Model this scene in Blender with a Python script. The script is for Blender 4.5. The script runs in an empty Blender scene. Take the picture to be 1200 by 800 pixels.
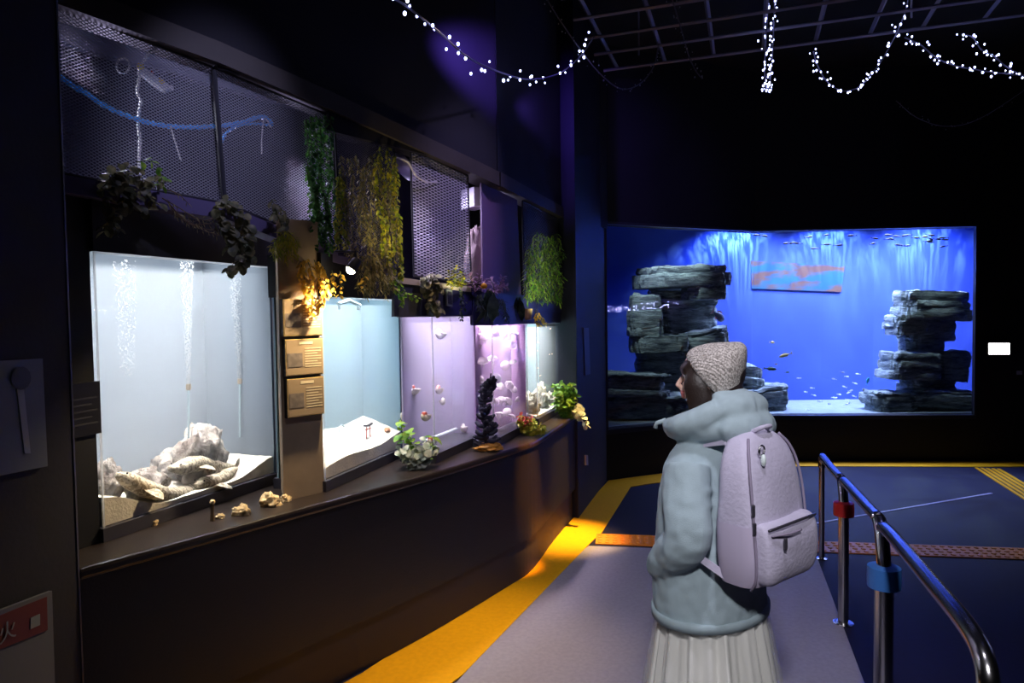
import bpy, bmesh, math, random
from mathutils import Vector, Matrix, noise as mnoise
R = random.Random(7)
PI = math.pi
S = bpy.context.scene
COL = S.collection

# ------------------------------------------------------------------ camera
CAM = Vector((0.0, 0.0, 1.66))
F = 800.0                      # focal length in pixels of a 1200 px wide frame (24 mm)
PITCH, ROLL = -0.0375, 0.0143
cam_d = bpy.data.cameras.new('camera'); cam_d.lens = 24; cam_d.sensor_width = 36
cam_d.clip_start = 0.05; cam_d.clip_end = 100
cam = bpy.data.objects.new('camera', cam_d); COL.objects.link(cam)
cm = Matrix.Rotation(PI/2 + PITCH, 3, 'X') @ Matrix.Rotation(-ROLL, 3, 'Z')
cam.matrix_world = Matrix.Translation(CAM) @ cm.to_4x4()
S.camera = cam

def ray(px, py):
    d = cm @ Vector(((px-600)/F, (400-py)/F, -1.0))
    return d
def at(px, py, y):
    "world point on the sight line at distance y along the hall"
    d = ray(px, py); return CAM + d*(y/d.y)
def gnd(px, py, z=0.0):
    d = ray(px, py); return CAM + d*((z-CAM.z)/d.z)
def onpl(px, py, p, n):
    d = ray(px, py); p = Vector(p); n = Vector(n)
    return CAM + d*((p-CAM).dot(n)/d.dot(n))

# ------------------------------------------------------------------ materials
def lin(c):
    c = c/255.0
    return c/12.92 if c <= 0.04045 else ((c+0.055)/1.055)**2.4
def rgb(r, g, b): return (lin(r), lin(g), lin(b), 1.0)

def mat(name, col, rough=0.6, metal=0.0, noise=0.0, nscale=8.0, bump=0.0, bscale=40.0, col2=None, spec=0.5, emit=None, estr=0.0, trans=0.0, coat=0.0):
    m = bpy.data.materials.new(name); m.use_nodes = True
    nt = m.node_tree; b = nt.nodes['Principled BSDF']
    b.inputs['Base Color'].default_value = col
    b.inputs['Roughness'].default_value = rough
    b.inputs['Metallic'].default_value = metal
    b.inputs['Specular IOR Level'].default_value = spec
    b.inputs['Coat Weight'].default_value = coat
    tc = nt.nodes.new('ShaderNodeTexCoord')
    if noise > 0 or col2:
        n = nt.nodes.new('ShaderNodeTexNoise'); n.inputs['Scale'].default_value = nscale
        n.inputs['Detail'].default_value = 5
        nt.links.new(tc.outputs['Object'], n.inputs['Vector'])
        r = nt.nodes.new('ShaderNodeValToRGB')
        c2 = col2 or tuple(min(1, c*(1-noise)) for c in col[:3])+(1,)
        r.color_ramp.elements[0].position = 0.35; r.color_ramp.elements[1].position = 0.65
        r.color_ramp.elements[0].color = c2; r.color_ramp.elements[1].color = col
        nt.links.new(n.outputs['Fac'], r.inputs['Fac'])
        nt.links.new(r.outputs['Color'], b.inputs['Base Color'])
    if bump > 0:
        n2 = nt.nodes.new('ShaderNodeTexNoise'); n2.inputs['Scale'].default_value = bscale
        n2.inputs['Detail'].default_value = 4
        nt.links.new(tc.outputs['Object'], n2.inputs['Vector'])
        bp = nt.nodes.new('ShaderNodeBump'); bp.inputs['Strength'].default_value = bump
        bp.inputs['Distance'].default_value = 0.02
        nt.links.new(n2.outputs['Fac'], bp.inputs['Height'])
        nt.links.new(bp.outputs['Normal'], b.inputs['Normal'])
    if emit:
        b.inputs['Emission Color'].default_value = emit
        b.inputs['Emission Strength'].default_value = estr
    return m

def leafmat(name, c1, c2, scale=30):
    "leaf: diffuse with some light let through"
    m = bpy.data.materials.new(name); m.use_nodes = True
    nt = m.node_tree; nt.nodes.clear()
    o = nt.nodes.new('ShaderNodeOutputMaterial')
    tc = nt.nodes.new('ShaderNodeTexCoord')
    n = nt.nodes.new('ShaderNodeTexNoise'); n.inputs['Scale'].default_value = scale
    nt.links.new(tc.outputs['Object'], n.inputs['Vector'])
    r = nt.nodes.new('ShaderNodeValToRGB')
    r.color_ramp.elements[0].position = .38; r.color_ramp.elements[1].position = .62
    r.color_ramp.elements[0].color = c1; r.color_ramp.elements[1].color = c2
    nt.links.new(n.outputs['Fac'], r.inputs['Fac'])
    b = nt.nodes.new('ShaderNodeBsdfPrincipled'); b.inputs['Roughness'].default_value = .5
    t = nt.nodes.new('ShaderNodeBsdfTranslucent')
    mx = nt.nodes.new('ShaderNodeMixShader'); mx.inputs[0].default_value = .3
    nt.links.new(r.outputs['Color'], b.inputs['Base Color']); nt.links.new(r.outputs['Color'], t.inputs['Color'])
    nt.links.new(b.outputs[0], mx.inputs[1]); nt.links.new(t.outputs[0], mx.inputs[2])
    nt.links.new(mx.outputs[0], o.inputs['Surface'])
    return m

def glassmat(name, tint=(1, 1, 1, 1), ior=1.4, rough=0.0):
    m = bpy.data.materials.new(name); m.use_nodes = True
    nt = m.node_tree; nt.nodes.clear()
    o = nt.nodes.new('ShaderNodeOutputMaterial')
    t = nt.nodes.new('ShaderNodeBsdfTransparent'); t.inputs['Color'].default_value = tint
    g = nt.nodes.new('ShaderNodeBsdfGlossy'); g.inputs['Roughness'].default_value = rough
    f = nt.nodes.new('ShaderNodeFresnel'); f.inputs['IOR'].default_value = ior
    mx = nt.nodes.new('ShaderNodeMixShader')
    ge = nt.nodes.new('ShaderNodeNewGeometry'); sb = nt.nodes.new('ShaderNodeMath'); sb.operation = 'SUBTRACT'; sb.inputs[0].default_value = 1
    ml = nt.nodes.new('ShaderNodeMath'); ml.operation = 'MULTIPLY'      # mirror only on the outer face of a pane
    nt.links.new(ge.outputs['Backfacing'], sb.inputs[1]); nt.links.new(f.outputs[0], ml.inputs[0]); nt.links.new(sb.outputs[0], ml.inputs[1])
    nt.links.new(ml.outputs[0], mx.inputs[0]); nt.links.new(t.outputs[0], mx.inputs[1]); nt.links.new(g.outputs[0], mx.inputs[2])
    nt.links.new(mx.outputs[0], o.inputs['Surface'])
    return m

def milky(name, col, alpha, transl=.5):
    "soft translucent body: part see-through, part diffuse, part translucent"
    m = bpy.data.materials.new(name); m.use_nodes = True
    nt = m.node_tree; nt.nodes.clear()
    o = nt.nodes.new('ShaderNodeOutputMaterial')
    t = nt.nodes.new('ShaderNodeBsdfTransparent')
    d = nt.nodes.new('ShaderNodeBsdfDiffuse'); d.inputs['Color'].default_value = col
    tr = nt.nodes.new('ShaderNodeBsdfTranslucent'); tr.inputs['Color'].default_value = col
    m1 = nt.nodes.new('ShaderNodeMixShader'); m1.inputs[0].default_value = transl
    m2 = nt.nodes.new('ShaderNodeMixShader'); m2.inputs[0].default_value = alpha
    nt.links.new(d.outputs[0], m1.inputs[1]); nt.links.new(tr.outputs[0], m1.inputs[2])
    nt.links.new(t.outputs[0], m2.inputs[1]); nt.links.new(m1.outputs[0], m2.inputs[2])
    nt.links.new(m2.outputs[0], o.inputs['Surface'])
    return m

def watermat(name, col, density, absorb=None, adens=0):
    m = bpy.data.materials.new(name); m.use_nodes = True
    nt = m.node_tree; nt.nodes.clear()
    o = nt.nodes.new('ShaderNodeOutputMaterial')
    v = nt.nodes.new('ShaderNodeVolumeScatter'); v.inputs['Color'].default_value = col
    v.inputs['Density'].default_value = density; v.inputs['Anisotropy'].default_value = 0.1
    nt.links.new(v.outputs[0], o.inputs['Volume'])
    return m

def emitmat(name, col, s):
    m = bpy.data.materials.new(name); m.use_nodes = True
    nt = m.node_tree; nt.nodes.clear()
    o = nt.nodes.new('ShaderNodeOutputMaterial'); e = nt.nodes.new('ShaderNodeEmission')
    e.inputs['Color'].default_value = col; e.inputs['Strength'].default_value = s
    nt.links.new(e.outputs[0], o.inputs['Surface']); return m

# ------------------------------------------------------------------ mesh builder
def frame(d):
    d = Vector(d).normalized()
    u = Vector((0, 0, 1)) if abs(d.z) < .9 else Vector((1, 0, 0))
    a = d.cross(u).normalized(); b = a.cross(d).normalized()
    return a, b

class MB:
    def __init__(s): s.v = []; s.f = []; s.m = []
    def add(s, vs, fs, mi=0):
        o = len(s.v); s.v += [Vector(v) for v in vs]
        for f in fs: s.f.append([i+o for i in f]); s.m.append(mi)
    def box(s, c, size, rot=None, mi=0):
        x, y, z = [k/2 for k in size]; c = Vector(c)
        vs = [Vector((i*x, j*y, k*z)) for k in (-1, 1) for j in (-1, 1) for i in (-1, 1)]
        if rot is not None: vs = [rot @ v for v in vs]
        s.add([c+v for v in vs], [(0, 2, 3, 1), (4, 5, 7, 6), (0, 1, 5, 4), (2, 6, 7, 3), (0, 4, 6, 2), (1, 3, 7, 5)], mi)
    def prism(s, poly, z0, z1, mi=0):
        n = len(poly)
        ar = sum(poly[i][0]*poly[(i+1) % n][1]-poly[(i+1) % n][0]*poly[i][1] for i in range(n))
        if ar < 0: poly = poly[::-1]
        z0 = z0 if isinstance(z0, (list, tuple)) else [z0]*n
        z1 = z1 if isinstance(z1, (list, tuple)) else [z1]*n
        vs = [(p[0], p[1], z0[i]) for i, p in enumerate(poly)]+[(p[0], p[1], z1[i]) for i, p in enumerate(poly)]
        fs = [list(range(n))[::-1], list(range(n, 2*n))]
        for i in range(n): fs.append([i, (i+1) % n, n+(i+1) % n, n+i])
        s.add(vs, fs, mi)
    def hexa(s, a, b, c, d, thick, mi=0):
        "slab whose front face is a,b,c,d and which goes back by the vector thick"
        t = Vector(thick); p = [Vector(k) for k in (a, b, c, d)]
        s.add(p+[k+t for k in p], [(0, 1, 2, 3), (7, 6, 5, 4), (0, 4, 5, 1), (1, 5, 6, 2), (2, 6, 7, 3), (3, 7, 4, 0)], mi)
    def loft(s, rings, caps=True, mi=0, closed=True):
        n = len(rings[0]); vs = [p for r in rings for p in r]; fs = []
        for i in range(len(rings)-1):
            for j in range(n if closed else n-1):
                k = (j+1) % n
                fs.append((i*n+j, i*n+k, (i+1)*n+k, (i+1)*n+j))
        if caps and closed:
            fs.append(list(range(n))[::-1]); fs.append([(len(rings)-1)*n+j for j in range(n)])
        s.add(vs, fs, mi)
    def tube(s, pts, r, seg=8, mi=0, caps=True):
        pts = [Vector(p) for p in pts]; rings = []
        a = None
        for i, p in enumerate(pts):
            d = (pts[min(i+1, len(pts)-1)]-pts[max(i-1, 0)])
            if d.length < 1e-9: d = Vector((0, 0, 1))
            d.normalize()
            if a is None: a, b = frame(d)
            else:
                a = (a-d*a.dot(d))
                if a.length < 1e-6: a, b = frame(d)
                a.normalize(); b = a.cross(d).normalized()
            rr = r[i] if isinstance(r, (list, tuple)) else r
            rings.append([p+(a*math.cos(t)+b*math.sin(t))*rr for t in [-2*PI*k/seg for k in range(seg)]])
        s.loft(rings, caps, mi)
    def ball(s, c, r, seg=12, rows=8, rot=None, mi=0):
        c = Vector(c); r = r if isinstance(r, (list, tuple)) else (r, r, r); rings = []
        for i in range(1, rows):
            th = PI*i/rows
            ring = [Vector((r[0]*math.sin(th)*math.cos(2*PI*j/seg), r[1]*math.sin(th)*math.sin(2*PI*j/seg), -r[2]*math.cos(th))) for j in range(seg)]
            rings.append(ring)
        lo, hi = Vector((0, 0, -r[2])), Vector((0, 0, r[2]))
        if rot is not None:
            rings = [[rot @ p for p in q] for q in rings]; lo = rot @ lo; hi = rot @ hi
        n = seg; vs = [c+p for q in rings for p in q]+[c+lo, c+hi]; fs = []
        for i in range(rows-2):
            for j in range(n):
                k = (j+1) % n; fs.append((i*n+j, i*n+k, (i+1)*n+k, (i+1)*n+j))
        L = len(vs)
        for j in range(n):
            k = (j+1) % n
            fs.append((L-2, k, j)); fs.append((L-1, (rows-2)*n+j, (rows-2)*n+k))
        s.add(vs, fs, mi)
    def lathe(s, c, prof, seg=16, axis=(0, 0, 1), mi=0):
        c = Vector(c); d = Vector(axis).normalized(); a, b = frame(d)
        rings = [[c+d*z+(a*math.cos(2*PI*j/seg)-b*math.sin(2*PI*j/seg))*max(r, 1e-4) for j in range(seg)] for r, z in prof]
        s.loft(rings, True, mi)
    def leaf(s, p, d, up, L, W, kind='oval', curl=.2, mi=0):
        p = Vector(p); d = Vector(d).normalized(); n = Vector(up)
        side = d.cross(n)
        if side.length < 1e-5: side = frame(d)[0]
        side.normalize(); n = side.cross(d).normalized()
        prof = {'oval': [(0, .05), (.2, .7), (.5, 1), (.8, .75), (1, .1)], 'round': [(0, .1), (.18, .8), (.5, 1.15), (.82, .85), (1, .15)],
                'lance': [(0, .05), (.25, .8), (.5, 1), (.75, .6), (1, .03)], 'blade': [(0, .6), (.35, 1), (.7, .7), (1, .03)]}[kind]
        vs = []
        for t, w in prof:
            c = p+d*(L*t)-n*(curl*L*t*t)
            vs += [c-side*(W*w/2)+n*(W*.12*w), c, c+side*(W*w/2)+n*(W*.12*w)]
        fs = []
        for i in range(len(prof)-1):
            o = i*3; fs += [(o, o+1, o+4, o+3), (o+1, o+2, o+5, o+4)]
        s.add(vs, fs, mi)
    def build(s, name, m, parent=None, smooth=False, world=True, origin=None, bevel=0, angle=None):
        me = bpy.data.meshes.new(name)
        off = Vector((0, 0, 0))
        if world:
            if parent is not None:
                q = parent
                while q is not None: off += q.location; q = q.parent
            elif origin is not None: off = Vector(origin)
            else:
                n = len(s.v); off = Vector((sum(v.x for v in s.v)/n, sum(v.y for v in s.v)/n, min(v.z for v in s.v)))
        me.from_pydata([tuple(v-off) for v in s.v], [], s.f); me.update()
        for k in (m if isinstance(m, (list, tuple)) else [m]): me.materials.append(k)
        me.polygons.foreach_set('material_index', s.m)
        if smooth: me.polygons.foreach_set('use_smooth', [True]*len(s.f))
        o = bpy.data.objects.new(name, me); COL.objects.link(o)
        if parent is not None: o.parent = parent
        elif world: o.location = off
        if bevel:
            b = o.modifiers.new('bevel', 'BEVEL'); b.width = bevel; b.segments = 2; b.limit_method = 'ANGLE'; b.angle_limit = .6
        if angle and smooth:
            me.set_sharp_from_angle(angle=angle)
        me.update()
        return o

def thing(name, loc, label, cat, group=None, rotz=0, kind=None):
    o = bpy.data.objects.new(name, None); COL.objects.link(o); o.empty_display_size = .05
    o.location = loc; o.rotation_euler = (0, 0, rotz)
    tag(o, label, cat, group, kind); return o
def tag(o, label=None, cat=None, group=None, kind=None):
    if label: o['label'] = label
    if cat: o['category'] = cat
    if group: o['group'] = group
    if kind: o['kind'] = kind
    return o
def struct(o, label=None, cat=None):
    o['kind'] = 'structure'
    if label: o['label'] = label
    if cat: o['category'] = cat
    return o
def copy_tree(o, parent=None):
    c = o.copy(); COL.objects.link(c)
    if parent is not None: c.parent = parent
    for ch in [k for k in bpy.data.objects if k.parent == o]: copy_tree(ch, c)
    return c

def remeshed(mb, voxel, smooth_iter=4, smooth_fac=.5):
    "one continuous closed surface grown over overlapping shapes; returns mesh data in mb's own coordinates"
    me = bpy.data.meshes.new('tmp'); me.from_pydata([tuple(v) for v in mb.v], [], mb.f); me.update()
    o = bpy.data.objects.new('tmp', me); COL.objects.link(o)
    r = o.modifiers.new('r', 'REMESH'); r.mode = 'VOXEL'; r.voxel_size = voxel
    if smooth_iter:
        k = o.modifiers.new('s', 'SMOOTH'); k.factor = smooth_fac; k.iterations = smooth_iter
    dg = bpy.context.evaluated_depsgraph_get(); dg.update()
    ev = o.evaluated_get(dg); em = ev.to_mesh()
    out = MB(); out.v = [v.co.copy() for v in em.vertices]; out.f = [list(p.vertices) for p in em.polygons]; out.m = [0]*len(out.f)
    ev.to_mesh_clear(); bpy.data.objects.remove(o); bpy.data.meshes.remove(me)
    return out

def area(name, loc, target, size, power, col, shape='RECTANGLE', sy=None, spread=None, rotx=None):
    l = bpy.data.lights.new(name, 'AREA'); l.energy = power; l.color = col; l.shape = shape; l.size = size
    if sy: l.size_y = sy
    if spread: l.spread = spread
    o = bpy.data.objects.new(name, l); COL.objects.link(o); o.location = loc
    d = Vector(target)-Vector(loc); o.rotation_euler = d.to_track_quat('-Z', 'Y').to_euler(); return o
def spot(name, loc, target, power, col, angle, blend=.5, radius=.03):
    l = bpy.data.lights.new(name, 'SPOT'); l.energy = power; l.color = col; l.spot_size = angle; l.spot_blend = blend; l.shadow_soft_size = radius
    o = bpy.data.objects.new(name, l); COL.objects.link(o); o.location = loc
    d = Vector(target)-Vector(loc); o.rotation_euler = d.to_track_quat('-Z', 'Y').to_euler(); return o
def V2(x, y): return Vector((x, y, 0))
def bez(p0, p1, p2, n=12):
    p0, p1, p2 = Vector(p0), Vector(p1), Vector(p2)
    return [p0*(1-t)**2+p1*2*t*(1-t)+p2*t*t for t in [i/n for i in range(n+1)]]
def spline(pts, n=6):
    "Catmull-Rom through the points"
    pts = [Vector(p) for p in pts]; q = [pts[0]*2-pts[1]]+pts+[pts[-1]*2-pts[-2]]; out = []
    for i in range(1, len(q)-2):
        a, b, c, d = q[i-1:i+3]
        for k in range(n):
            t = k/n
            out.append(.5*((2*b)+(c-a)*t+(2*a-5*b+4*c-d)*t*t+(3*b-a-3*c+d)*t**3))
    out.append(pts[-1]); return out
# ------------------------------------------------------------------ materials of the place
M = {}
M['wall'] = mat('dark_wall_paint', rgb(15, 15, 22), .75, bump=.05, bscale=60)
M['bulkhead'] = mat('bulkhead_paint', rgb(24, 22, 34), .8, bump=.05, bscale=30)
M['counter'] = mat('counter_board', rgb(20, 18, 22), .5, bump=.12, bscale=120)
M['black'] = mat('black_paint', rgb(9, 9, 12), .6)
M['ledge'] = mat('ledge_laminate', rgb(46, 38, 35), .28, noise=.25, nscale=12)
M['floor'] = mat('floor_vinyl', rgb(34, 33, 58), .6, spec=.2, noise=.12, nscale=30, bump=.04, bscale=200)
M['floor_grey'] = mat('walkway_vinyl', rgb(156, 150, 164), .6, noise=.12, nscale=50, bump=.04, bscale=200)
M['yellow'] = mat('yellow_floor', rgb(236, 168, 8), .6, spec=.25, noise=.08, nscale=40)
M['orange'] = mat('tactile_orange', rgb(226, 130, 30), .5)
M['ceil'] = mat('ceiling_black', rgb(22, 22, 28), .9)
M['steel'] = mat('steel', rgb(190, 188, 190), .22, 1.0)
M['darksteel'] = mat('dark_steel', rgb(70, 70, 84), .5, .3)
M['beam'] = mat('beam_timber', rgb(66, 58, 54), .6, noise=.25, nscale=6)
M['hoodm'] = mat('hood_panel', rgb(44, 44, 62), .5)
M['hoodb'] = mat('hood_panel_blue', rgb(46, 44, 96), .5)
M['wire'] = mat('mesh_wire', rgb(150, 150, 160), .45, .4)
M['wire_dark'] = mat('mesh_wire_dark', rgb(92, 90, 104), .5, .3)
M['panel_post'] = mat('panel_post', rgb(40, 40, 48), .5)
M['glass'] = glassmat('acrylic', (1, 1, 1, 1), 1.22)
M['bigglass'] = glassmat('tank_window', (.97, .985, 1, 1), 1.6)
M['edge'] = mat('acrylic_edge', rgb(225, 235, 240), .15)
M['sand'] = mat('white_sand', rgb(236, 228, 212), .9, noise=.12, nscale=14, bump=.25, bscale=90)
M['rock'] = mat('pale_rock', rgb(212, 200, 188), .9, col2=rgb(96, 78, 66), nscale=14, bump=1.0, bscale=34)
M['coralrock'] = mat('coral_rock', rgb(240, 232, 214), .9, col2=rgb(190, 170, 140), nscale=30, bump=.8, bscale=40)

# ------------------------------------------------------------------ plan of the place
LED = [(-1.417, 2.18), (-1.16, 2.51), (-.815, 2.964), (-.432, 3.457), (0, 4.10), (.152, 4.36), (.32, 4.90), (.52, 5.5)]   # front edge of the ledge
def offset(pl, d):
    "polyline moved to its left (away from the hall) by d"
    out = []
    for i, p in enumerate(pl):
        a = Vector(pl[max(i-1, 0)]); b = Vector(pl[min(i+1, len(pl)-1)]); t = (b-a).normalized()
        out.append((p[0]-t.y*d, p[1]+t.x*d))
    return out
P1, P2, P3, P4 = (.93, 6.78), (2.71, 7.6), (5.06, 7.42), (6.3, 7.36)
ZC = 4.3

def ribbon(front, back, z0, z1): 
    mb = MB()
    for i in range(len(front)-1):
        mb.prism([front[i], front[i+1], back[i+1], back[i]], z0, z1)
    return mb
def band(front, back, z0, z1, name, m, **k):
    poly = list(front)+list(back)[::-1]
    mb = MB(); mb.prism([tuple(p) for p in poly], z0, z1); return mb.build(name, m, **k)

# floor
mb = MB(); mb.prism([(-3, -2.6), (6.3, -2.6), (6.3, 9.6), (-3, 9.6)], -.1, 0)
fl = struct(mb.build('floor', M['floor']))
mb = MB()
g = [gnd(536, 799), gnd(690, 640), gnd(699, 627.5), gnd(737, 572), gnd(765, 567.5)]
walk = [(-.248-.6, 2.3), (g[0].x, g[0].y), (.30, 4.45), (g[1].x, g[1].y), (2.06, 4.62), (1.57, 3.05), (.62, .0), (-1.2, .0)]
mb.prism(walk, 0, .004)
struct(mb.build('floor_walkway', M['floor_grey']))
# yellow strip beside the counter, then along the big tank
inner = [(-1.30, 2.36), (-.72, 3.13), (.215, 4.76), (.375, 5.23), (.945, 6.76), (2.70, 7.56), (4.96, 7.38), (6.3, 7.32)]
outer = [(-.87, 2.15), (-.25, 3.10), (.555, 4.915), (.665, 5.14), (1.12, 6.50), (2.74, 7.30), (4.94, 7.12), (6.3, 7.06)]
mb = MB(); mb.prism(inner+outer[::-1], .001, .006)
struct(mb.build('floor_yellow_strip', M['yellow']), 'yellow floor strip following the dark counter wall')
# orange tactile strip across the hall: slab and domes
mb = MB()
A, B = Vector((.60, 4.99)), Vector((6.25, 4.12)); t = (B-A).normalized(); nn = Vector((-t.y, t.x))
hw = .115
mb.prism([tuple(A-nn*hw), tuple(B-nn*hw), tuple(B+nn*hw), tuple(A+nn*hw)], .001, .008)
L = (B-A).length
for i in range(int(L/.055)):
    for j in range(4):
        p = A+t*(.03+i*.055)+nn*(-.083+j*.055)
        mb.lathe((p.x, p.y, .007), [(.018, 0), (.015, .006), (.008, .008)], 8)
struct(mb.build('floor_tactile_strip', M['orange']), 'orange tactile paving strip crossing the hall floor')
mb = MB()
A, B = Vector((4.93, 7.05)), Vector((4.1, 4.5)); t = (B-A).normalized(); nn = Vector((-t.y, t.x))
for k in (-.1, -.05, 0, .05, .1):
    q = [A+nn*(k-.014), B+nn*(k-.014), B+nn*(k+.014), A+nn*(k+.014)]
    mb.prism([tuple(p) for p in q], 0, .008)
struct(mb.build('floor_guide_strip', M['yellow']))
mb = MB(); a, b = gnd(900, 623), gnd(1162, 578)
d = (b-a).normalized(); s_ = Vector((-d.y, d.x, 0))*.012
mb.prism([(a-s_)[:2], (b-s_)[:2], (b+s_)[:2], (a+s_)[:2]], 0, .004)
struct(mb.build('floor_line', mat('line_tape', rgb(170, 160, 190), .5)))

# ceiling and walls
mb = MB(); mb.prism([(-3, -2.6), (6.3, -2.6), (6.3, 9.6), (-3, 9.6)], ZC, ZC+.1)
struct(mb.build('ceiling', M['ceil']))
mb = MB(); mb.prism([(6.3, -2.6), (6.4, -2.6), (6.4, 9.6), (6.3, 9.6)], 0, ZC); struct(mb.build('wall_right', M['wall']))
mb = MB(); mb.prism([(-3, -2.7), (6.4, -2.7), (6.4, -2.6), (-3, -2.6)], 0, ZC); struct(mb.build('wall_rear', M['wall']))
mb = MB(); mb.prism([(-1.417, 2.18), (-2.05, -2.6), (-3, -2.6), (-3, 2.32), (-1.62, 2.32)], 0, ZC); struct(mb.build('wall_left', M['wall']))
# slim metal corner trim of the left wall
mb = MB(); mb.box((-1.418, 2.184, ZC/2), (.008, .008, ZC)); struct(mb.build('trim_1', M['darksteel']))

# counter: board, toe kick, ledge
LEDC = list(LED)
LED = [tuple(p[:2]) for p in spline([(x, y, 0) for x, y in LEDC], 5)]
C0 = offset(LED, .02); C1 = offset(LED, .08); K0 = offset(LED, .05); K1 = offset(LED, .08)
struct(band(C0, C1, .25, .82, 'wall_counter', M['counter']))
struct(band(K0, K1, 0, .25, 'baseboard_counter', mat('toe_kick', rgb(36, 34, 44), .6)))
LB = offset(LEDC, 1.0)
LB[0] = (-1.60, 2.33); LB[1] = (-2.0, 2.98)
led = band(LED, LB, .82, .86, 'ledge', M['ledge'], bevel=.012)
struct(led, 'brown ledge on top of the counter wall')
# wall at the back of the tank bay
BW0 = offset(LEDC, 1.0); BW1 = offset(LEDC, 1.12)
BW0[0] = (-2.25, 2.33); BW1[0] = (-2.4, 2.33)
BW0[-1] = (-.38, 5.95); BW1[-1] = (-.5, 6.0)
mb = ribbon(BW0, BW1, .86, ZC)
struct(mb.build('wall_bay', mat('bay_wall', rgb(48, 44, 66), .7)))

# mesh plane: two straight runs
MN0, MK, MF = Vector((-1.70, 2.153)), Vector((-.105, 4.20)), Vector((.42, 5.70))
nd = (MK-MN0).normalized(); fd = (MF-MK).normalized()
nN = Vector((nd.y, -nd.x)); nF = Vector((fd.y, -fd.x))          # towards the hall
def onmesh(px, py, out=0.0):
    "point on the mesh plane (moved out towards the hall by out)"
    if px < 578: p = MN0+nN*out; n = nN
    else: p = MK+nF*out; n = nF
    return onpl(px, py, (p.x, p.y, 0), (n.x, n.y, 0))
# timber beam over the mesh panels, seen along its lower front
def beam_z(px, py): return onmesh(px, py)
b_pts = [onmesh(40, 2), onmesh(250, 77), onmesh(380, 131), onmesh(550, 206), onmesh(578, 219)]
f_pts = [onmesh(579, 219), onmesh(661, 259)]
bl = [(-1.70, 2.153, 2.80)]+[tuple(p) for p in b_pts]+[tuple(p) for p in f_pts]
BH = .085
mb = MB()
for i in range(len(bl)-1):
    a, b = Vector(bl[i]), Vector(bl[i+1])
    n = nN if i < 5 else nF
    o = Vector((n.x, n.y, 0))
    mb.hexa(a+o*.05-Vector((0, 0, .0)), b+o*.05, b+o*.05+Vector((0, 0, BH)), a+o*.05+Vector((0, 0, BH)), -o*.14)
struct(mb.build('beam', M['beam']), 'long grey-brown timber beam above the wire mesh panels')
# bulkhead above the beam
mb = MB()
ends = bl+[(.93, 6.78, bl[-1][2])]
for i in range(len(ends)-1):
    a, b = Vector(ends[i]), Vector(ends[i+1])
    n = nN if i < 5 else nF
    o = Vector((n.x, n.y, 0))*.03; k = Vector((n.x, n.y, 0))*.10
    mb.prism([(a+o)[:2], (b+o)[:2], (b+o-k)[:2], (a+o-k)[:2]], [a.z+BH, b.z+BH, b.z+BH, a.z+BH] if False else min(a.z, b.z)+BH*.6, ZC)
struct(mb.build('wall_bulkhead', M['bulkhead']))
# end pier between the tank bay and the big tank
mb = MB(); mb.prism([(.52, 5.5), P1, (.75, 6.9), (.30, 5.95), (.36, 5.66)], 0, ZC)
struct(mb.build('wall_pier', mat('pier_paint', rgb(22, 22, 40), .6)))
mb = MB(); mb.prism([(.36, 5.66), (.30, 5.95), (-.5, 6.1), (-.42, 5.95)], .86, ZC); struct(mb.build('wall_bay_end', M['black']))

# big tank surround: sill wall, header wall, right wall
mb = MB(); mb.prism([P1, P2, P3, P4, (6.3, 7.6), (5.26, 7.62), (2.70, 7.80), (.86, 6.95)], 0, .50); struct(mb.build('wall_sill', M['wall']))
mb = MB(); mb.prism([P1, P2, P3, P4, (6.3, 7.6), (5.26, 7.62), (2.70, 7.80), (.86, 6.95)], 2.56, ZC); struct(mb.build('wall_header', M['wall']))
mb = MB(); mb.prism([P3, P4, (6.3, 7.6), (5.26, 7.62)], .50, 2.56); struct(mb.build('wall_far_right', M['wall']))
mb = MB(); mb.prism([P1, (.86, 6.95), (.70, 6.88), (.75, 6.9)], 0, ZC); 
# outer shell closing the hall behind the tanks
mb = MB(); mb.prism([(-3, 9.5), (6.4, 9.5), (6.4, 9.6), (-3, 9.6)], 0, ZC); struct(mb.build('wall_far', M['black']))
mb = MB(); mb.prism([(-3.1, -2.6), (-3, -2.6), (-3, 9.6), (-3.1, 9.6)], 0, ZC); struct(mb.build('wall_far_left', M['black']))

M['gridsteel'] = mat('grid_steel', rgb(140, 138, 160), .5, .2)
# steel grid hung under the ceiling
root = thing('ceiling_grid', (2.0, 5.3, 3.88), 'dim steel lattice hanging under the black ceiling', 'ceiling grid')
ga, gb = Vector((.945, -.327, 0)), Vector((.327, .945, 0))
for k in (4.02, 4.40, 4.78, 5.15, 5.53, 5.89, 6.30):
    mb = MB(); mb.tube([gb*k+ga*-1.25+Vector((0, 0, 3.9)), gb*k+ga*2.6+Vector((0, 0, 3.9))], .014, 4); mb.build('bar', M['gridsteel'], root)
for k in (-1.137, -.705, -.283, .13, .54, .95, 1.33, 1.75, 2.17, 2.55):
    mb = MB(); mb.tube([gb*3.9+ga*k+Vector((0, 0, 3.93)), gb*6.34+ga*k+Vector((0, 0, 3.93))], .018, 4); mb.build('bar', M['gridsteel'], root)
for k, j in ((-.9, 4.4), (1.2, 4.4), (-.9, 6.1), (1.2, 6.1)):
    mb = MB(); p = gb*j+ga*k; mb.tube([p+Vector((0, 0, 3.92)), p+Vector((0, 0, ZC))], .008, 6); mb.build('hanger', M['gridsteel'], root)

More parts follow.
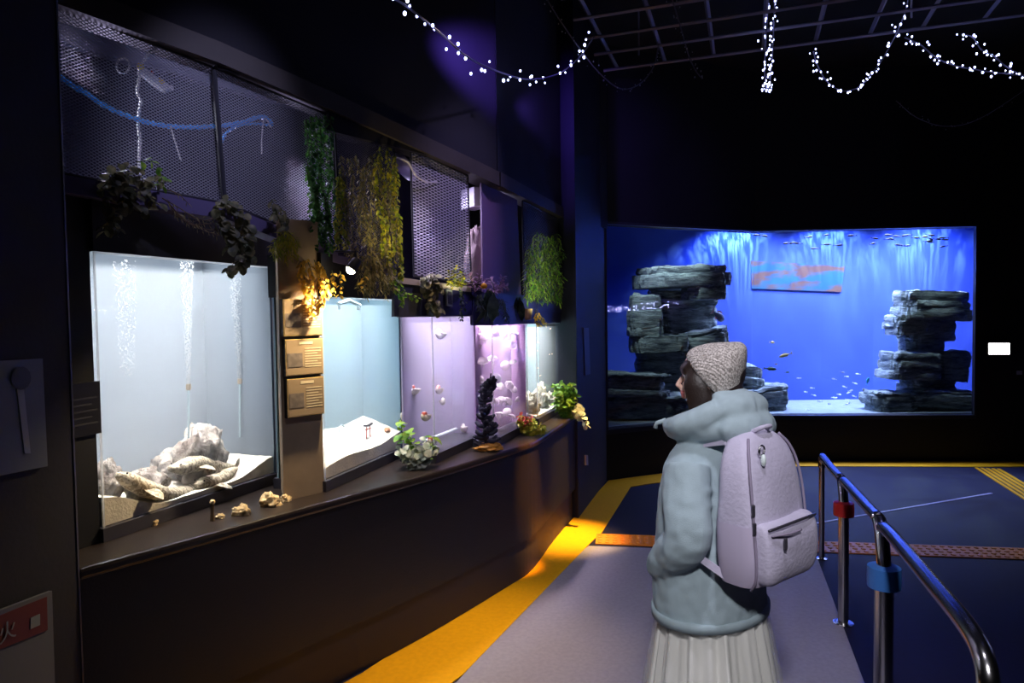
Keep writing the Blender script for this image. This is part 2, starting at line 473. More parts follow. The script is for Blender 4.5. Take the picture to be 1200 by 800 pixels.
# wall signs on the left wall
wl = Vector((-1.417, 2.18, 0)); wd = Vector((-2.05+1.417, -2.6-2.18, 0)).normalized(); wn = Vector((-wd.y, wd.x, 0))
if wn.x < 0: wn = -wn
def onwall(px, py, out=.0):
    p = wl+wn*out; return onpl(px, py, p, wn)
def plate(px, name, m, root, thick=.012, out=.016):
    mb = MB(); c = [onwall(x, y, out) for x, y in px]
    mb.hexa(c[0], c[1], c[2], c[3], -wn*thick); return mb.build(name, m, root)
M['signgrey'] = mat('sign_grey', rgb(112, 120, 122), .6)
def wallroot(px, py, name, label, cat):
    p = onwall(px, py, .0); return thing(name, p, label, cat)
r = wallroot(25, 560, 'wall_poster', 'grey poster with a pale long-stemmed picture on the left wall', 'poster')
plate([(-14, 560), (56, 546), (50, 420), (-18, 424)], 'board', M['signgrey'], r)
mb = MB(); c = onwall(24, 443, .018)
mb.lathe(c, [(.0, 0), (.03, .001), (.034, .003), (.0, .004)], 14, axis=wn); mb.build('picture_head', mat('pic_dark', rgb(60, 72, 84), .6), r)
plate([(29, 531), (36, 531), (28, 455), (20, 456)], 'picture_stem', mat('pic_pale', rgb(165, 172, 174), .6), r, .003, .019)
r = wallroot(20, 800, 'notice_board', 'framed white notice with a red heading band, low on the left wall', 'sign')
plate([(-60, 828), (66, 850), (61, 692), (-60, 738)], 'board', mat('notice_white', rgb(86, 88, 92), .7), r)
plate([(-60, 785), (56, 738), (55, 699), (-60, 745)], 'heading_band', mat('notice_red', rgb(84, 18, 18), .7), r, .003, .019)
plate([(36, 737), (47, 732), (47, 719), (36, 724)], 'symbol_box', M['signgrey'], r, .002, .021)
# the character on the red band
tx = bpy.data.curves.new('character', 'FONT'); tx.body = '\u706b'; tx.size = .06; tx.align_x = 'CENTER'; tx.align_y = 'CENTER'; tx.extrude = .0005
to = bpy.data.objects.new('character', tx); COL.objects.link(to)
dgx = bpy.context.evaluated_depsgraph_get(); tm = bpy.data.meshes.new_from_object(to.evaluated_get(dgx)); bpy.data.objects.remove(to)
ch = bpy.data.objects.new('character', tm); tm.materials.clear(); tm.materials.append(M['signgrey']); COL.objects.link(ch)
xa = -wd; ya = Vector((0, 0, 1)); za = xa.cross(ya)
ch.parent = r; ch.matrix_local = Matrix.Translation(onwall(9, 741, .022)-r.location) @ Matrix((xa, ya, za)).transposed().to_4x4()

# lit white sign on the far right wall
def onright(px, py, out=0):
    a, b = Vector((P3[0], P3[1], 0)), Vector((P4[0], P4[1], 0)); d = (b-a).normalized(); n = Vector((d.y, -d.x, 0))
    return onpl(px, py, a+n*out, n), n
q = [onright(x, y, .04)[0] for x, y in ((1158.5, 415), (1183, 415), (1183, 402), (1158.5, 402))]; n = onright(1170, 410)[1]
r = thing('lit_sign', onright(1170, 416, .0)[0], 'small bright white lit sign on the dark wall beside the big tank', 'sign')
e = Vector((0, 0, .012)); ee = (q[1]-q[0]).normalized()*.012
mb = MB(); mb.hexa(q[0]-e-ee, q[1]-e+ee, q[2]+e+ee, q[3]+e-ee, -n*.036); mb.build('case', M['black'], r)
mb = MB(); mb.hexa(q[0]+n*.004, q[1]+n*.004, q[2]+n*.004, q[3]+n*.004, -n*.003); mb.build('lit_face', emitmat('sign_white', (1, .97, 1, 1), 6), r)
q = [onright(x, y, .012)[0] for x, y in ((1192, 439), (1198, 439), (1198, 434.5), (1192, 434.5))]
mb = MB(); mb.hexa(q[0], q[1], q[2], q[3], -n*.012); o = mb.build('wall_switch', mat('switch', rgb(170, 170, 170), .5))
tag(o, 'tiny grey wall switch below and right of the lit white sign', 'switch')
mb = MB(); mb.prism([(5.25, 5.58), (6.3, 5.58), (6.3, 5.68), (5.25, 5.68)], 0, ZC); struct(mb.build('reflection_blocker', M['wall']))  # unseen board added to block the string lights' reflection in the right window
# small handle plate on the pier, faint
a_, b_ = Vector((.52, 5.5, 0)), Vector((P1[0], P1[1], 0)); pn = Vector(((b_-a_).y, -(b_-a_).x, 0)).normalized()
q = [onpl(x, y, a_+pn*.012, pn) for x, y in ((687, 545), (689.5, 545), (689, 533), (686.5, 533))]
mb = MB(); mb.hexa(q[0], q[1], q[2], q[3], -pn*.012); tag(mb.build('latch_plate', mat('latch', rgb(190, 185, 180), .4)), 'small pale latch plate low on the dark pier', 'latch')
q = [onpl(x, y, a_+pn*.01, pn) for x, y in ((686, 440), (692, 438), (690, 384), (684, 384))]
mb = MB(); mb.hexa(q[0], q[1], q[2], q[3], -pn*.01); tag(mb.build('notice_plate', mat('notice', rgb(64, 64, 92), .4)), 'narrow dark blue notice plate on the pier beside the tank row', 'sign')
# ------------------------------------------------------------------ the five small tanks
ZB = .91
def backmat(name, c_bot, c_top):
    return mat(name, c_bot, .7, noise=.12, nscale=5)
class Tank: pass
def make_tank(FL, FR, w, zt, zh, label, bm, lcol, power, wcol, dens, hood_m, cover=(0, 1)):
    T = Tank(); FL = Vector(FL+(0,)); FR = Vector(FR+(0,)); T.FL = FL; T.L = (FR-FL).length; T.zt = zt; T.w = w
    T.u = (FR-FL).normalized(); T.v = Vector((-T.u.y, T.u.x, 0))
    T.P = lambda a, b, z: FL+T.u*a+T.v*b+Vector((0, 0, z))
    c = T.P(T.L/2, w/2, .86)
    r = thing('display_tank', c, label, 'aquarium tank'); T.root = r
    P = T.P; L = T.L; g = .010
    def bx(a0, a1, b0, b1, z0, z1, mb=None):
        mb = mb or MB()
        mb.prism([P(a0, b0, 0)[:2], P(a1, b0, 0)[:2], P(a1, b1, 0)[:2], P(a0, b1, 0)[:2]], z0, z1); return mb
    bx(-.012, L+.012, -.012, w+.01, .8605, ZB).build('base_frame', M['black_frame'], r)
    bx(0, L, w-.012, w-.003, ZB, zh-.013).build('back_panel', bm, r)
    bx(0, L, 0, g, ZB, zt).build('front_pane', M['glass'], r)
    bx(0, g, g, w-.012, ZB, zt).build('end_pane', M['glass'], r)
    bx(L-g, L-.001, g, w-.012, ZB, zh-.013).build('end_panel', bm, r)
    # bright polished edges of the acrylic
    mb = bx(L-.004, L+.002, -.002, .004, ZB, zt); bx(-.002, .004, -.002, .004, ZB, zt, mb); bx(0, L, -.002, .004, zt-.006, zt, mb)
    mb.build('polished_edge', M['glow_edge'], r)
    # hood: top slab and four sides, open underneath
    mb = bx(-.012, L+.012, -.014, w+.01, zh-.012, zh)
    bx(-.012, L+.012, -.014, -.002, zt+.001, zh-.012, mb); bx(-.012, L+.012, w-.002, w+.01, zt+.001, zh-.012, mb)
    bx(-.012, 0, -.002, w-.002, zt+.001, zh-.012, mb); bx(L, L+.012, -.002, w-.002, zt+.001, zh-.012, mb)
    mb.build('hood', hood_m, r)
    o = bx(g+.001, L-g-.001, g+.001, w-.013, ZB+.001, zt-.03).build('water', watermat('water_'+label[:6], wcol, dens), r)
    lc = P(L/2, w/2, zh-.02)
    l = bpy.data.lights.new('tank_lamp', 'AREA'); l.shape = 'RECTANGLE'; l.size = L*.9; l.size_y = w*.8; l.energy = power; l.color = lcol; l.spread = 1.0
    lo = bpy.data.objects.new('tank_lamp', l); COL.objects.link(lo); lo.location = lc; lo.rotation_euler = (0, 0, math.atan2(T.u.y, T.u.x))
    return T
M['glow_edge'] = milky('acrylic_polished', (.95, .97, 1, 1), .35, .8)
M['black_frame'] = mat('tank_base_frame', rgb(62, 60, 70), .4)
T1 = make_tank((-1.495, 2.459), (-1.16, 3.324), .44, 1.912, 2.13, 'largest glass tank, nearest, with rocks and banded fish on white sand',
               mat('back_bluegrey', rgb(150, 162, 176), .8), (.94, .97, 1), 11.5, (.86, .94, 1, 1), .55, M['black'])
T2 = make_tank((-.874, 3.133), (-.638, 3.93), .26, 1.76, 1.96, 'glass tank with a small red gate on heaped white sand',
               mat('back_aqua', rgb(140, 170, 186), .8), (.90, .97, 1), 7.5, (.8, .94, 1, 1), .6, M['black'])
T3 = make_tank((-.432, 3.71), (-.21, 4.335), .2, 1.66, 1.85, 'lilac-lit glass tank in which nautiluses float',
               mat('back_lilac', rgb(188, 176, 208), .8), (.90, .85, 1), 5, (.94, .9, 1, 1), .7, M['hoodm'])
T4 = make_tank((-.119, 4.13), (.105, 4.79), .125, 1.604, 1.80, 'pink-lit glass tank full of drifting jellyfish',
               mat('back_pink', rgb(202, 166, 212), .8), (.98, .82, 1), 24, (.98, .86, 1, 1), .7, M['hoodb'])
T5 = make_tank((.179, 4.955), (.409, 5.67), .2, 1.60, 1.77, 'farthest glass tank in the row, teal, with tiny fish over white rocks',
               mat('back_teal', rgb(120, 150, 160), .8), (.92, .98, 1), 12, (.85, .95, 1, 1), .7, M['hoodb'])

# pillar with information plates between the first two tanks
PL, PR = Vector((-1.013, 2.975, 0)), Vector((-.878, 3.128, 0))
M['pillar'] = mat('pillar_board', rgb(160, 138, 112), .6, noise=.1, nscale=20)
mb = MB(); mb.prism([PL[:2], PR[:2], (-1.03, 3.18), (-1.135, 3.285)], .86, 2.10)
struct(mb.build('pillar', M['pillar']), 'brown pillar between the two nearest tanks, carrying three information plates')
pd = (PR-PL).normalized(); pn_ = Vector((pd.y, -pd.x, 0))
M['plate'] = mat('plate_tan', rgb(168, 146, 116), .35); M['plate_pic'] = mat('plate_picture', rgb(140, 128, 118), .4, noise=.35, nscale=40)
M['plate_txt'] = mat('plate_text', rgb(232, 214, 176), .5); M['plate_rim'] = mat('plate_rim', rgb(240, 205, 130), .4); M['plate_edge'] = mat('plate_edge', rgb(40, 34, 30), .6)
W_ = (PR-PL).length
for i, (z1, z0, a0, lab) in enumerate(((1.747, 1.583, .004, 'topmost tan information plate on the brown pillar'), (1.572, 1.408, .010, 'middle tan information plate on the brown pillar'), (1.398, 1.225, .014, 'lowest tan information plate on the brown pillar'))):
    a1 = W_-.004
    r = thing('information_plate', PL+pd*(W_/2)+Vector((0, 0, z0)), lab, 'sign')
    def slab(x0, x1, y0, y1, o0, o1, name, m):
        mb = MB(); p = [PL+pd*x+pn_*o1+Vector((0, 0, z)) for x, z in ((x0, y0), (x1, y0), (x1, y1), (x0, y1))]
        mb.hexa(*p, -pn_*(o1-o0)); return mb.build(name, m, r)
    slab(a0, a1, z0, z1, .0, .022, 'backing', M['plate_edge'])
    slab(a0+.002, a1, z0+.002, z1-.001, .022, .025, 'rim', M['plate_rim'])
    slab(a0+.006, a1-.003, z0+.006, z1-.004, .025, .026, 'face', M['plate'])
    h = z1-z0; w = a1-a0
    slab(a0+w*.06, a0+w*.44, z0+h*.25, z0+h*.62, .026, .027, 'picture', M['plate_pic'])
    # unreadable rows of fine print
    mb = MB()
    for k in range(8):
        za = z0+h*(.72-k*.07); x1 = a1-w*(.06+.1*(k % 3 == 2))
        p = [PL+pd*x+pn_*.0268+Vector((0, 0, z)) for x, z in ((a0+w*.5, za), (x1, za), (x1, za+h*.028), (a0+w*.5, za+h*.028))]
        mb.hexa(*p, -pn_*.0006)
    p = [PL+pd*x+pn_*.0268+Vector((0, 0, z)) for x, z in ((a0+w*.36, z0+h*.85), (a0+w*.72, z0+h*.85), (a0+w*.72, z0+h*.92), (a0+w*.36, z0+h*.92))]
    mb.hexa(*p, -pn_*.0006)
    mb.build('print_rows', M['plate_txt'], r)

# black panel at the near end of the first tank, with a smoked plate
u1 = T1.u; v1 = T1.v
A = T1.FL-u1*.012+Vector((0, 0, 0)); 
front = [A+u1*.0+v1*-.01, A-u1*.42+v1*-.01]
mb = MB(); mb.prism([(A+v1*.006)[:2], (A-u1*.20+v1*.006)[:2], (A-u1*.20+v1*.3)[:2], (A+v1*.4)[:2]], .86, 2.15)
struct(mb.build('wall_panel', M['black']))
pp = A+v1*.006; pnn = -v1
q = [onpl(x, y, pp+pnn*.012, pnn) for x, y in ((75, 516), (119, 507), (117, 446), (73, 452))]
r = thing('smoked_plate', onpl(97, 512, pp, pnn), 'dark glass information plate on the black panel left of the rock tank', 'sign')
mb = MB(); mb.hexa(*q, -pnn*.01); mb.build('board', mat('smoked', rgb(40, 40, 46), .3), r)
mb = MB()
for k in range(5):
    a = q[3].lerp(q[0], .28+k*.12); b = q[2].lerp(q[1], .28+k*.12); a2 = a.lerp(b, .1); b2 = a.lerp(b, .9-.15*(k % 2)); dz = Vector((0, 0, -.006))
    mb.hexa(a2+dz+pnn*.002, b2+dz+pnn*.002, b2+pnn*.002, a2+pnn*.002, -pnn*.0018)
mb.build('print_rows', mat('smoked_print', rgb(62, 62, 68), .5), r)

# ------------------------------------------------------------------ rocks
def rock_mesh(c, r, seed, rough=.25, seg=40, rows=24, freq=1.6, flat=.0):
    mb = MB(); mb.ball((0, 0, 0), 1, seg, rows); off = Vector((seed*3.7, seed*1.3, seed*2.1))
    out = []
    for p in mb.v:
        n = p.normalized()
        k = 1+rough*mnoise.fractal(n*freq+off, 1.0, 2.0, 5)+rough*.5*abs(mnoise.noise(n*freq*3+off))+rough*.45*(mnoise.cell(n*freq*2.2+off)-.5)*.5+rough*.25*mnoise.noise(n*9+off)
        q = Vector((n.x*r[0], n.y*r[1], n.z*r[2]))*k
        if q.z < -r[2]*.45: q.z = -r[2]*.45+(q.z+r[2]*.45)*.1
        out.append(q+Vector(c))
    mb.v = out; return mb
def rock(name, c, r, seed, m, label, cat, group=None, parent=None, rot=0, **k):
    mb = rock_mesh((0, 0, 0), r, seed, **k)
    if rot: 
        Rm = Matrix.Rotation(rot, 3, 'Z'); mb.v = [Rm @ v for v in mb.v]
    lo = min(v.z for v in mb.v); mb.v = [v+Vector(c)-Vector((0, 0, lo)) for v in mb.v]
    o = mb.build(name, m, parent, smooth=True)
    if parent is None: tag(o, label, cat, group)
    return o
def tank_sand(T, fn, label, n=26, k=16):
    "heap of sand filling the tank bottom, height by fn(a,b)"
    P = T.P; L = T.L-.024; w = T.w-.026; mb = MB(); vs = []
    for j in range(k+1):
        for i in range(n+1):
            a = .012+L*i/n; b = .012+w*j/k
            vs.append(P(a, b, ZB+max(.006, fn(i/n, j/k)+.004*mnoise.noise(Vector((a*30, b*30, 3))))))
    fs = [(j*(n+1)+i, j*(n+1)+i+1, (j+1)*(n+1)+i+1, (j+1)*(n+1)+i) for j in range(k) for i in range(n)]
    mb.add(vs, fs)
    edge = [j*(n+1) for j in range(k, 0, -1)]+[i for i in range(n+1)]+[j*(n+1)+n for j in range(1, k+1)]+[k*(n+1)+i for i in range(n-1, 0, -1)]
    bot = [Vector((vs[e].x, vs[e].y, ZB+.002)) for e in edge]; o = len(mb.v); mb.v += bot; m = len(edge)
    for i in range(m):
        j = (i+1) % m; mb.f.append([edge[i], o+i, o+j, edge[j]]); mb.m.append(0)
    mb.f.append(list(range(o, o+m))); mb.m.append(0)
    ob = mb.build('sand', M['sand'], smooth=False); tag(ob, label, 'sand', kind='stuff')
    return lambda a, b: ZB+max(.006, fn(min(1, max(0, (a-.012)/L)), min(1, max(0, (b-.012)/w))))
def sstep(a, b, x):
    t = min(1, max(0, (x-a)/(b-a))); return t*t*(3-2*t)
def tw(T, px, py, b):
    "point inside tank T at depth b behind its front, on the sight line through the photo pixel; also its a"
    p = onpl(px, py, T.FL+T.v*b, T.v); return p, (p-T.FL).dot(T.u)

f1 = lambda a, b: .085*(1-sstep(.0, .30, a))*(1-b*.3)+.02+.02*b+.06*sstep(.72, 1, a)*(1-.4*b)
h1 = tank_sand(T1, f1, 'white sand bed of the nearest tank')
def in_tank_rock(T, h, px, py, b, r, seed, label, m, name='rock', sink=.01, **k):
    p, a = tw(T, px, py, b)
    return rock(name, (p.x, p.y, h(a, b)-sink), r, seed, m, label, 'rock', **k)
# (pixel of the foot, depth in the tank, radii)
in_tank_rock(T1, h1, 126, 570, .17, (.055, .06, .095), 2, 'dark rounded rock at the left edge of the nearest tank', M['rock'])
in_tank_rock(T1, h1, 172, 566, .15, (.07, .095, .085), 5, 'brown dome-shaped rock in the nearest tank, behind the front banded fish', M['rock'])
in_tank_rock(T1, h1, 238, 548, .20, (.095, .15, .15), 9, 'tall pale peaked rock in the middle of the nearest tank', M['rock'], rough=.4)
in_tank_rock(T1, h1, 292, 520, .30, (.09, .13, .11), 14, 'pale rock at the right back of the nearest tank', M['rock'], rough=.45)
in_tank_rock(T1, h1, 205, 545, .33, (.08, .14, .085), 21, 'low flat rock behind the peaked rock in the nearest tank', M['rock'])

# banded fish lying on the sand
def band_mat():
    m = bpy.data.materials.new('banded_skin'); m.use_nodes = True; nt = m.node_tree; b = nt.nodes['Principled BSDF']; b.inputs['Roughness'].default_value = .6
    tc = nt.nodes.new('ShaderNodeTexCoord'); w = nt.nodes.new('ShaderNodeTexWave'); w.bands_direction = 'Y'; w.inputs['Scale'].default_value = 11; w.inputs['Distortion'].default_value = 9; w.inputs['Detail'].default_value = 3; w.inputs['Detail Scale'].default_value = 5
    r = nt.nodes.new('ShaderNodeValToRGB'); r.color_ramp.elements[0].position = .3; r.color_ramp.elements[1].position = .6
    r.color_ramp.elements[0].color = rgb(158, 142, 116); r.color_ramp.elements[1].color = rgb(226, 212, 186)
    nt.links.new(tc.outputs['Object'], w.inputs['Vector']); nt.links.new(w.outputs['Fac'], r.inputs['Fac']); nt.links.new(r.outputs['Color'], b.inputs['Base Color']); return m
M['banded'] = band_mat(); M['eye'] = mat('eye_black', rgb(16, 16, 18), .2)
def bottom_fish(spine, radii, label):
    sp = spline(spine, 5); n = len(sp); mid = sp[n//2]; base = Vector((mid.x, mid.y, min(p.z for p in sp)-.03))
    r = thing('banded_fish', base, label, 'fish', 'banded fish on the sand of the nearest tank')
    rings = []
    for i, p in enumerate(sp):
        t = i/(n-1); k = t*(len(radii)-1); j = min(int(k), len(radii)-2); rad = radii[j]+(radii[j+1]-radii[j])*(k-j)
        d = (sp[min(i+1, n-1)]-sp[max(i-1, 0)]).normalized(); s_ = d.cross(Vector((0, 0, 1))).normalized(); u_ = s_.cross(d).normalized()
        rings.append([p+s_*math.cos(q)*rad*1.12-u_*math.sin(q)*rad*.92 for q in [2*PI*x/14 for x in range(14)]])
    mb = MB(); mb.loft(rings); mb.build('body', M['banded'], r, smooth=True)
    d = (sp[1]-sp[0]).normalized(); s_ = d.cross(Vector((0, 0, 1))).normalized()
    for sg in (-1, 1):
        mb = MB(); mb.ball(sp[3]+s_*sg*radii[1]*.8+Vector((0, 0, radii[1]*.55)), .004, 8, 6); mb.build('eye', M['eye'], r)
        p = sp[n//3]; dd = (sp[n//3+1]-sp[n//3-1]).normalized(); ss = dd.cross(Vector((0, 0, 1))).normalized()
        mb = MB(); mb.leaf(p+ss*sg*radii[2]*.8-Vector((0, 0, .01)), dd*.6+ss*sg-Vector((0, 0, .15)), (0, 0, 1), .085, .07, 'oval', .1); mb.build('pectoral_fin', M['banded'], r, smooth=True)
    dd = (sp[-1]-sp[-3]).normalized(); mb = MB()
    for a_ in (.5, -.2): mb.leaf(sp[-1]-dd*.02, dd+Vector((0, 0, a_)), dd.cross(Vector((0, 0, 1))), .085, .04, 'lance', .05)
    mb.build('tail_fin', M['banded'], r, smooth=True)
    q = sp[n//2]; dd = (sp[n//2+1]-sp[n//2-1]).normalized()
    mb = MB(); mb.leaf(q+Vector((0, 0, radii[2]*.8)), dd+Vector((0, 0, .6)), dd.cross(Vector((0, 0, 1))), .07, .04, 'oval', .1); mb.build('dorsal_fin', M['banded'], r, smooth=True)
def spn(pts): return [tw(T1, x, y, b)[0] for x, y, b in pts]
bottom_fish(spn([(137, 556, .07), (150, 562, .065), (172, 573, .06), (198, 580, .065), (226, 572, .09), (238, 564, .12)]), [.012, .034, .038, .036, .026, .012], 'banded fish at the front left of the nearest tank, head raised to the left')
bottom_fish(spn([(199, 549, .10), (212, 548, .10), (228, 543, .11), (247, 546, .13), (266, 548, .15), (284, 545, .17)]), [.012, .034, .04, .036, .026, .012], 'uppermost banded fish, lying across the peaked rock in the nearest tank')
bottom_fish(spn([(229, 569, .05), (238, 566, .055), (252, 563, .06), (265, 556, .08), (276, 549, .11)]), [.012, .03, .034, .03, .012], 'banded fish lying on the sand below the peaked rock in the nearest tank')

# rising columns of air bubbles and their tubes
M['bubble'] = milky('bubbles', (.95, .98, 1, 1), .55, .5); M['tube'] = mat('air_tube', rgb(205, 225, 232), .3)
def bubble_column(px0, py0, px1, py1, b, label, n=900, r0=.008, r1=.030):
    a, _ = tw(T1, px0, py0, b); c, _ = tw(T1, px1, py1, b); mb = MB()
    for i in range(n):
        t = (i+R.random())/n; p = a.lerp(c, t); rr = r0+(r1-r0)*t; th = R.random()*2*PI; q = math.sqrt(R.random())*rr
        mb.ball(p+Vector((math.cos(th)*q, math.sin(th)*q, 0)), .0014+.0022*R.random()**2, 6, 4)
    tag(mb.build('bubble_column', M['bubble'], smooth=True), label, 'bubbles', kind='stuff')
bubble_column(221, 458, 219, 305, .2, 'white bubble column in the middle of the nearest tank')
bubble_column(281, 450, 275, 325, .2, 'white bubble column at the right of the nearest tank')
bubble_column(150, 440, 146, 305, .34, 'faint wide bubble column at the left back of the nearest tank', n=420, r0=.03, r1=.05)
for (px, py, py2, b, lab) in ((221, 520, 456, .2, 'thin pale air tube under the middle bubble column'), (281, 512, 449, .2, 'thin pale air tube under the right bubble column')):
    a, _ = tw(T1, px, py, b); c, _ = tw(T1, px, py2, b)
    r = thing('air_tube', a, lab, 'air tube'); mb = MB(); mb.tube([a, c], .005, 8); mb.build('tube', M['tube'], r)
    mb = MB(); mb.lathe(c, [(.005, -.004), (.011, 0), (.011, .022), (.009, .024)], 10); mb.build('air_stone', mat('air_stone', rgb(200, 180, 150), .8), r)

# tank two: sloping white sand, small red gate, shell, tube
f2 = lambda a, b: .05+.115*b*(1-.25*a)+.035*a+.012*math.sin(a*7)
h2 = tank_sand(T2, f2, 'bright white sloping sand in the tank with the red gate')
p, a = tw(T2, 432, 521, .09); z = h2(a, .09)
r = thing('torii_gate', (p.x, p.y, z), 'tiny red gate ornament standing on the white sand', 'ornament')
ru = T2.u; red = mat('gate_red', rgb(196, 84, 60), .5); blk = mat('gate_black', rgb(60, 48, 46), .5)
for sg in (-1, 1):
    mb = MB(); q = Vector((p.x, p.y, 0))+ru*sg*.022; mb.tube([q+Vector((0, 0, z-.008)), q-ru*sg*.004+Vector((0, 0, z+.062))], .0032, 8); mb.build('post', red, r)
mb = MB()
for zz, hl, hh in ((.048, .030, .006),): mb.box((p.x, p.y, z+zz), (2*hl, .006, hh), Matrix.Rotation(math.atan2(ru.y, ru.x), 3, 'Z'))
mb.build('tie_beam', red, r)
mb = MB(); q = Vector((p.x, p.y, z+.066)); up = Vector((0, 0, 1))
mb.loft([[q+ru*s_*.042+T2.v*b_*.006+up*(zz+.006*abs(s_)) for b_, zz in ((-1, -.005), (1, -.005), (1, .005), (-1, .005))] for s_ in (-1, -.5, 0, .5, 1)]); mb.build('lintel', blk, r)
p, a = tw(T2, 454, 516, .06); rock('shell', (p.x, p.y, h2(a, .06)-.004), (.016, .022, .018), 31, mat('shell_orange', rgb(214, 150, 104), .5), 'small orange shell on the white sand right of the red gate', 'shell')
pts = [tw(T2, x, y, b)[0] for x, y, b in ((398, 514, .20), (397, 503, .20), (400, 498, .20), (404, 500, .2))]
mb = MB(); mb.tube(spline(pts, 5), .004, 8); tag(mb.build('hose', M['tube']), 'thin clear hose curving up from the sand beside the red gate', 'hose')
# inlet elbow hanging in the top corner, and the bright partition
r = thing('water_inlet', tw(T2, 409, 360, .12)[0], 'white pipe inlet hanging inside the top of the red gate tank', 'pipe')
mb = MB(); mb.tube([tw(T2, x, y, .12)[0] for x, y in ((396, 356), (409, 352), (422, 358))], .010, 10); mb.build('pipe', M['tube'], r)
for x in (398, 420):
    mb = MB(); mb.tube([tw(T2, x, 357, .12)[0], tw(T2, x, 363, .12)[0]], .009, 10); mb.build('outlet', M['tube'], r)
mb = MB(); q = T2.P(T2.L*.12, .215, 0)
mb.prism([(q+T2.u*a_+T2.v*b_)[:2] for a_, b_ in ((-.006, -.006), (.006, -.006), (.006, .03), (-.006, .03))], ZB+.15, T2.zt-.02)
mb.build('partition', M['edge'], T2.root)

# tank three: nautiluses
def naut_mat():
    m = bpy.data.materials.new('nautilus_shell'); m.use_nodes = True; nt = m.node_tree; b = nt.nodes['Principled BSDF']; b.inputs['Roughness'].default_value = .35
    tc = nt.nodes.new('ShaderNodeTexCoord'); w = nt.nodes.new('ShaderNodeTexWave'); w.wave_type = 'RINGS'; w.inputs['Scale'].default_value = 14; w.inputs['Distortion'].default_value = 4
    sx = nt.nodes.new('ShaderNodeSeparateXYZ'); mr = nt.nodes.new('ShaderNodeMapRange'); mr.inputs[1].default_value = -.012; mr.inputs[2].default_value = .016
    mu = nt.nodes.new('ShaderNodeMath'); mu.operation = 'MULTIPLY'
    r = nt.nodes.new('ShaderNodeValToRGB'); r.color_ramp.elements[0].color = rgb(244, 232, 226); r.color_ramp.elements[1].color = rgb(196, 72, 56); r.color_ramp.elements[0].position = .2; r.color_ramp.elements[1].position = .6
    nt.links.new(tc.outputs['Object'], w.inputs['Vector']); nt.links.new(tc.outputs['Object'], sx.inputs[0]); nt.links.new(sx.outputs['Z'], mr.inputs[0])
    nt.links.new(w.outputs['Fac'], mu.inputs[0]); nt.links.new(mr.outputs[0], mu.inputs[1]); nt.links.new(mu.outputs[0], r.inputs['Fac']); nt.links.new(r.outputs['Color'], b.inputs['Base Color']); return m
M['naut'] = naut_mat(); M['naut_w'] = mat('nautilus_pale', rgb(246, 236, 224), .4)
def nautilus(p, s, label, mm, yaw, roll=0):
    r = thing('nautilus', p, label, 'nautilus', 'nautiluses in the lilac tank', rotz=yaw)
    rings = []; n = 26
    for i in range(n+1):          # logarithmic coil in the x-z plane
        th = 1.15*2*PI*i/n; g_ = math.exp(.175*th); rad = .30*g_*s*.52; tube_r = .30*g_*s*.46
        c = Vector((math.cos(th-1.0)*rad*.62, 0, math.sin(th-1.0)*rad*.62)); d = Vector((math.cos(th-1.0), 0, math.sin(th-1.0)))
        rings.append([c+d*tube_r*math.cos(q)+Vector((0, 1, 0))*tube_r*.85*math.sin(q) for q in [2*PI*k/12 for k in range(12)]])
    mb = MB(); mb.loft(rings); sh = mb.build('shell', mm, r, smooth=True, world=False)
    end = sum(rings[-1], Vector())/12; mb = MB()
    for k in range(7):
        a_ = R.uniform(-.5, .5); mb.tube([end+Vector((0, a_*s*.3, 0)), end+Vector((-.12*s+R.uniform(-.05, .05)*s, a_*s*.45, -.22*s-R.random()*.1*s))], [.045*s, .012*s], 5)
    mb.build('tentacles', M['naut_w'], r, smooth=True, world=False)
for px, py, b, s, lab, mm, yw in (
    (483, 455, .10, .062, 'red-topped nautilus floating at mid height near the left end of the lilac tank', M['naut'], .3),
    (514, 455, .12, .055, 'red-topped nautilus floating at mid height in the middle of the lilac tank', M['naut'], 1.2),
    (475, 486, .12, .062, 'white nautilus with a pale coil low at the left end of the lilac tank', M['naut_w'], .3),
    (498, 486, .06, .056, 'half-hidden red-striped nautilus beside the left front edge of the lilac tank', M['naut'], .9),
    (515, 390, .12, .06, 'cream nautilus high in the lilac tank', M['naut_w'], .6),
    (519, 469, .10, .046, 'small cream nautilus just right of the middle red-topped one', M['naut_w'], 2.0),
    (505, 515, .03, .060, 'purple-shaded nautilus low at the front of the lilac tank', M['naut'], 1.4),
    (543, 500, .10, .060, 'white nautilus standing upright near the bottom right of the lilac tank', M['naut_w'], 1.5),
    (554, 505, .06, .050, 'red nautilus in the bottom right corner of the lilac tank', M['naut'], 1.5),
    (545, 461, .12, .042, 'faint cream nautilus near the right end of the lilac tank', M['naut_w'], .8)):
    if px < 494:            # seen through the end pane
        p = onpl(px, py, T3.FL+T3.u*.12, T3.u); 
    else: p, _ = tw(T3, px, py, b)
    nautilus(p, s, lab, mm, yw)
mb = MB(); a, _ = tw(T3, 516, 508, .15); c, _ = tw(T3, 552, 497, .15)
a = T3.P(.16, .155, ZB+.03); c = T3.P(T3.L-.03, .155, ZB+.03)
mb.tube([a, c], .011, 10); tag(mb.build('drain_pipe', M['edge']), 'white pipe lying along the back of the lilac tank floor', 'pipe')

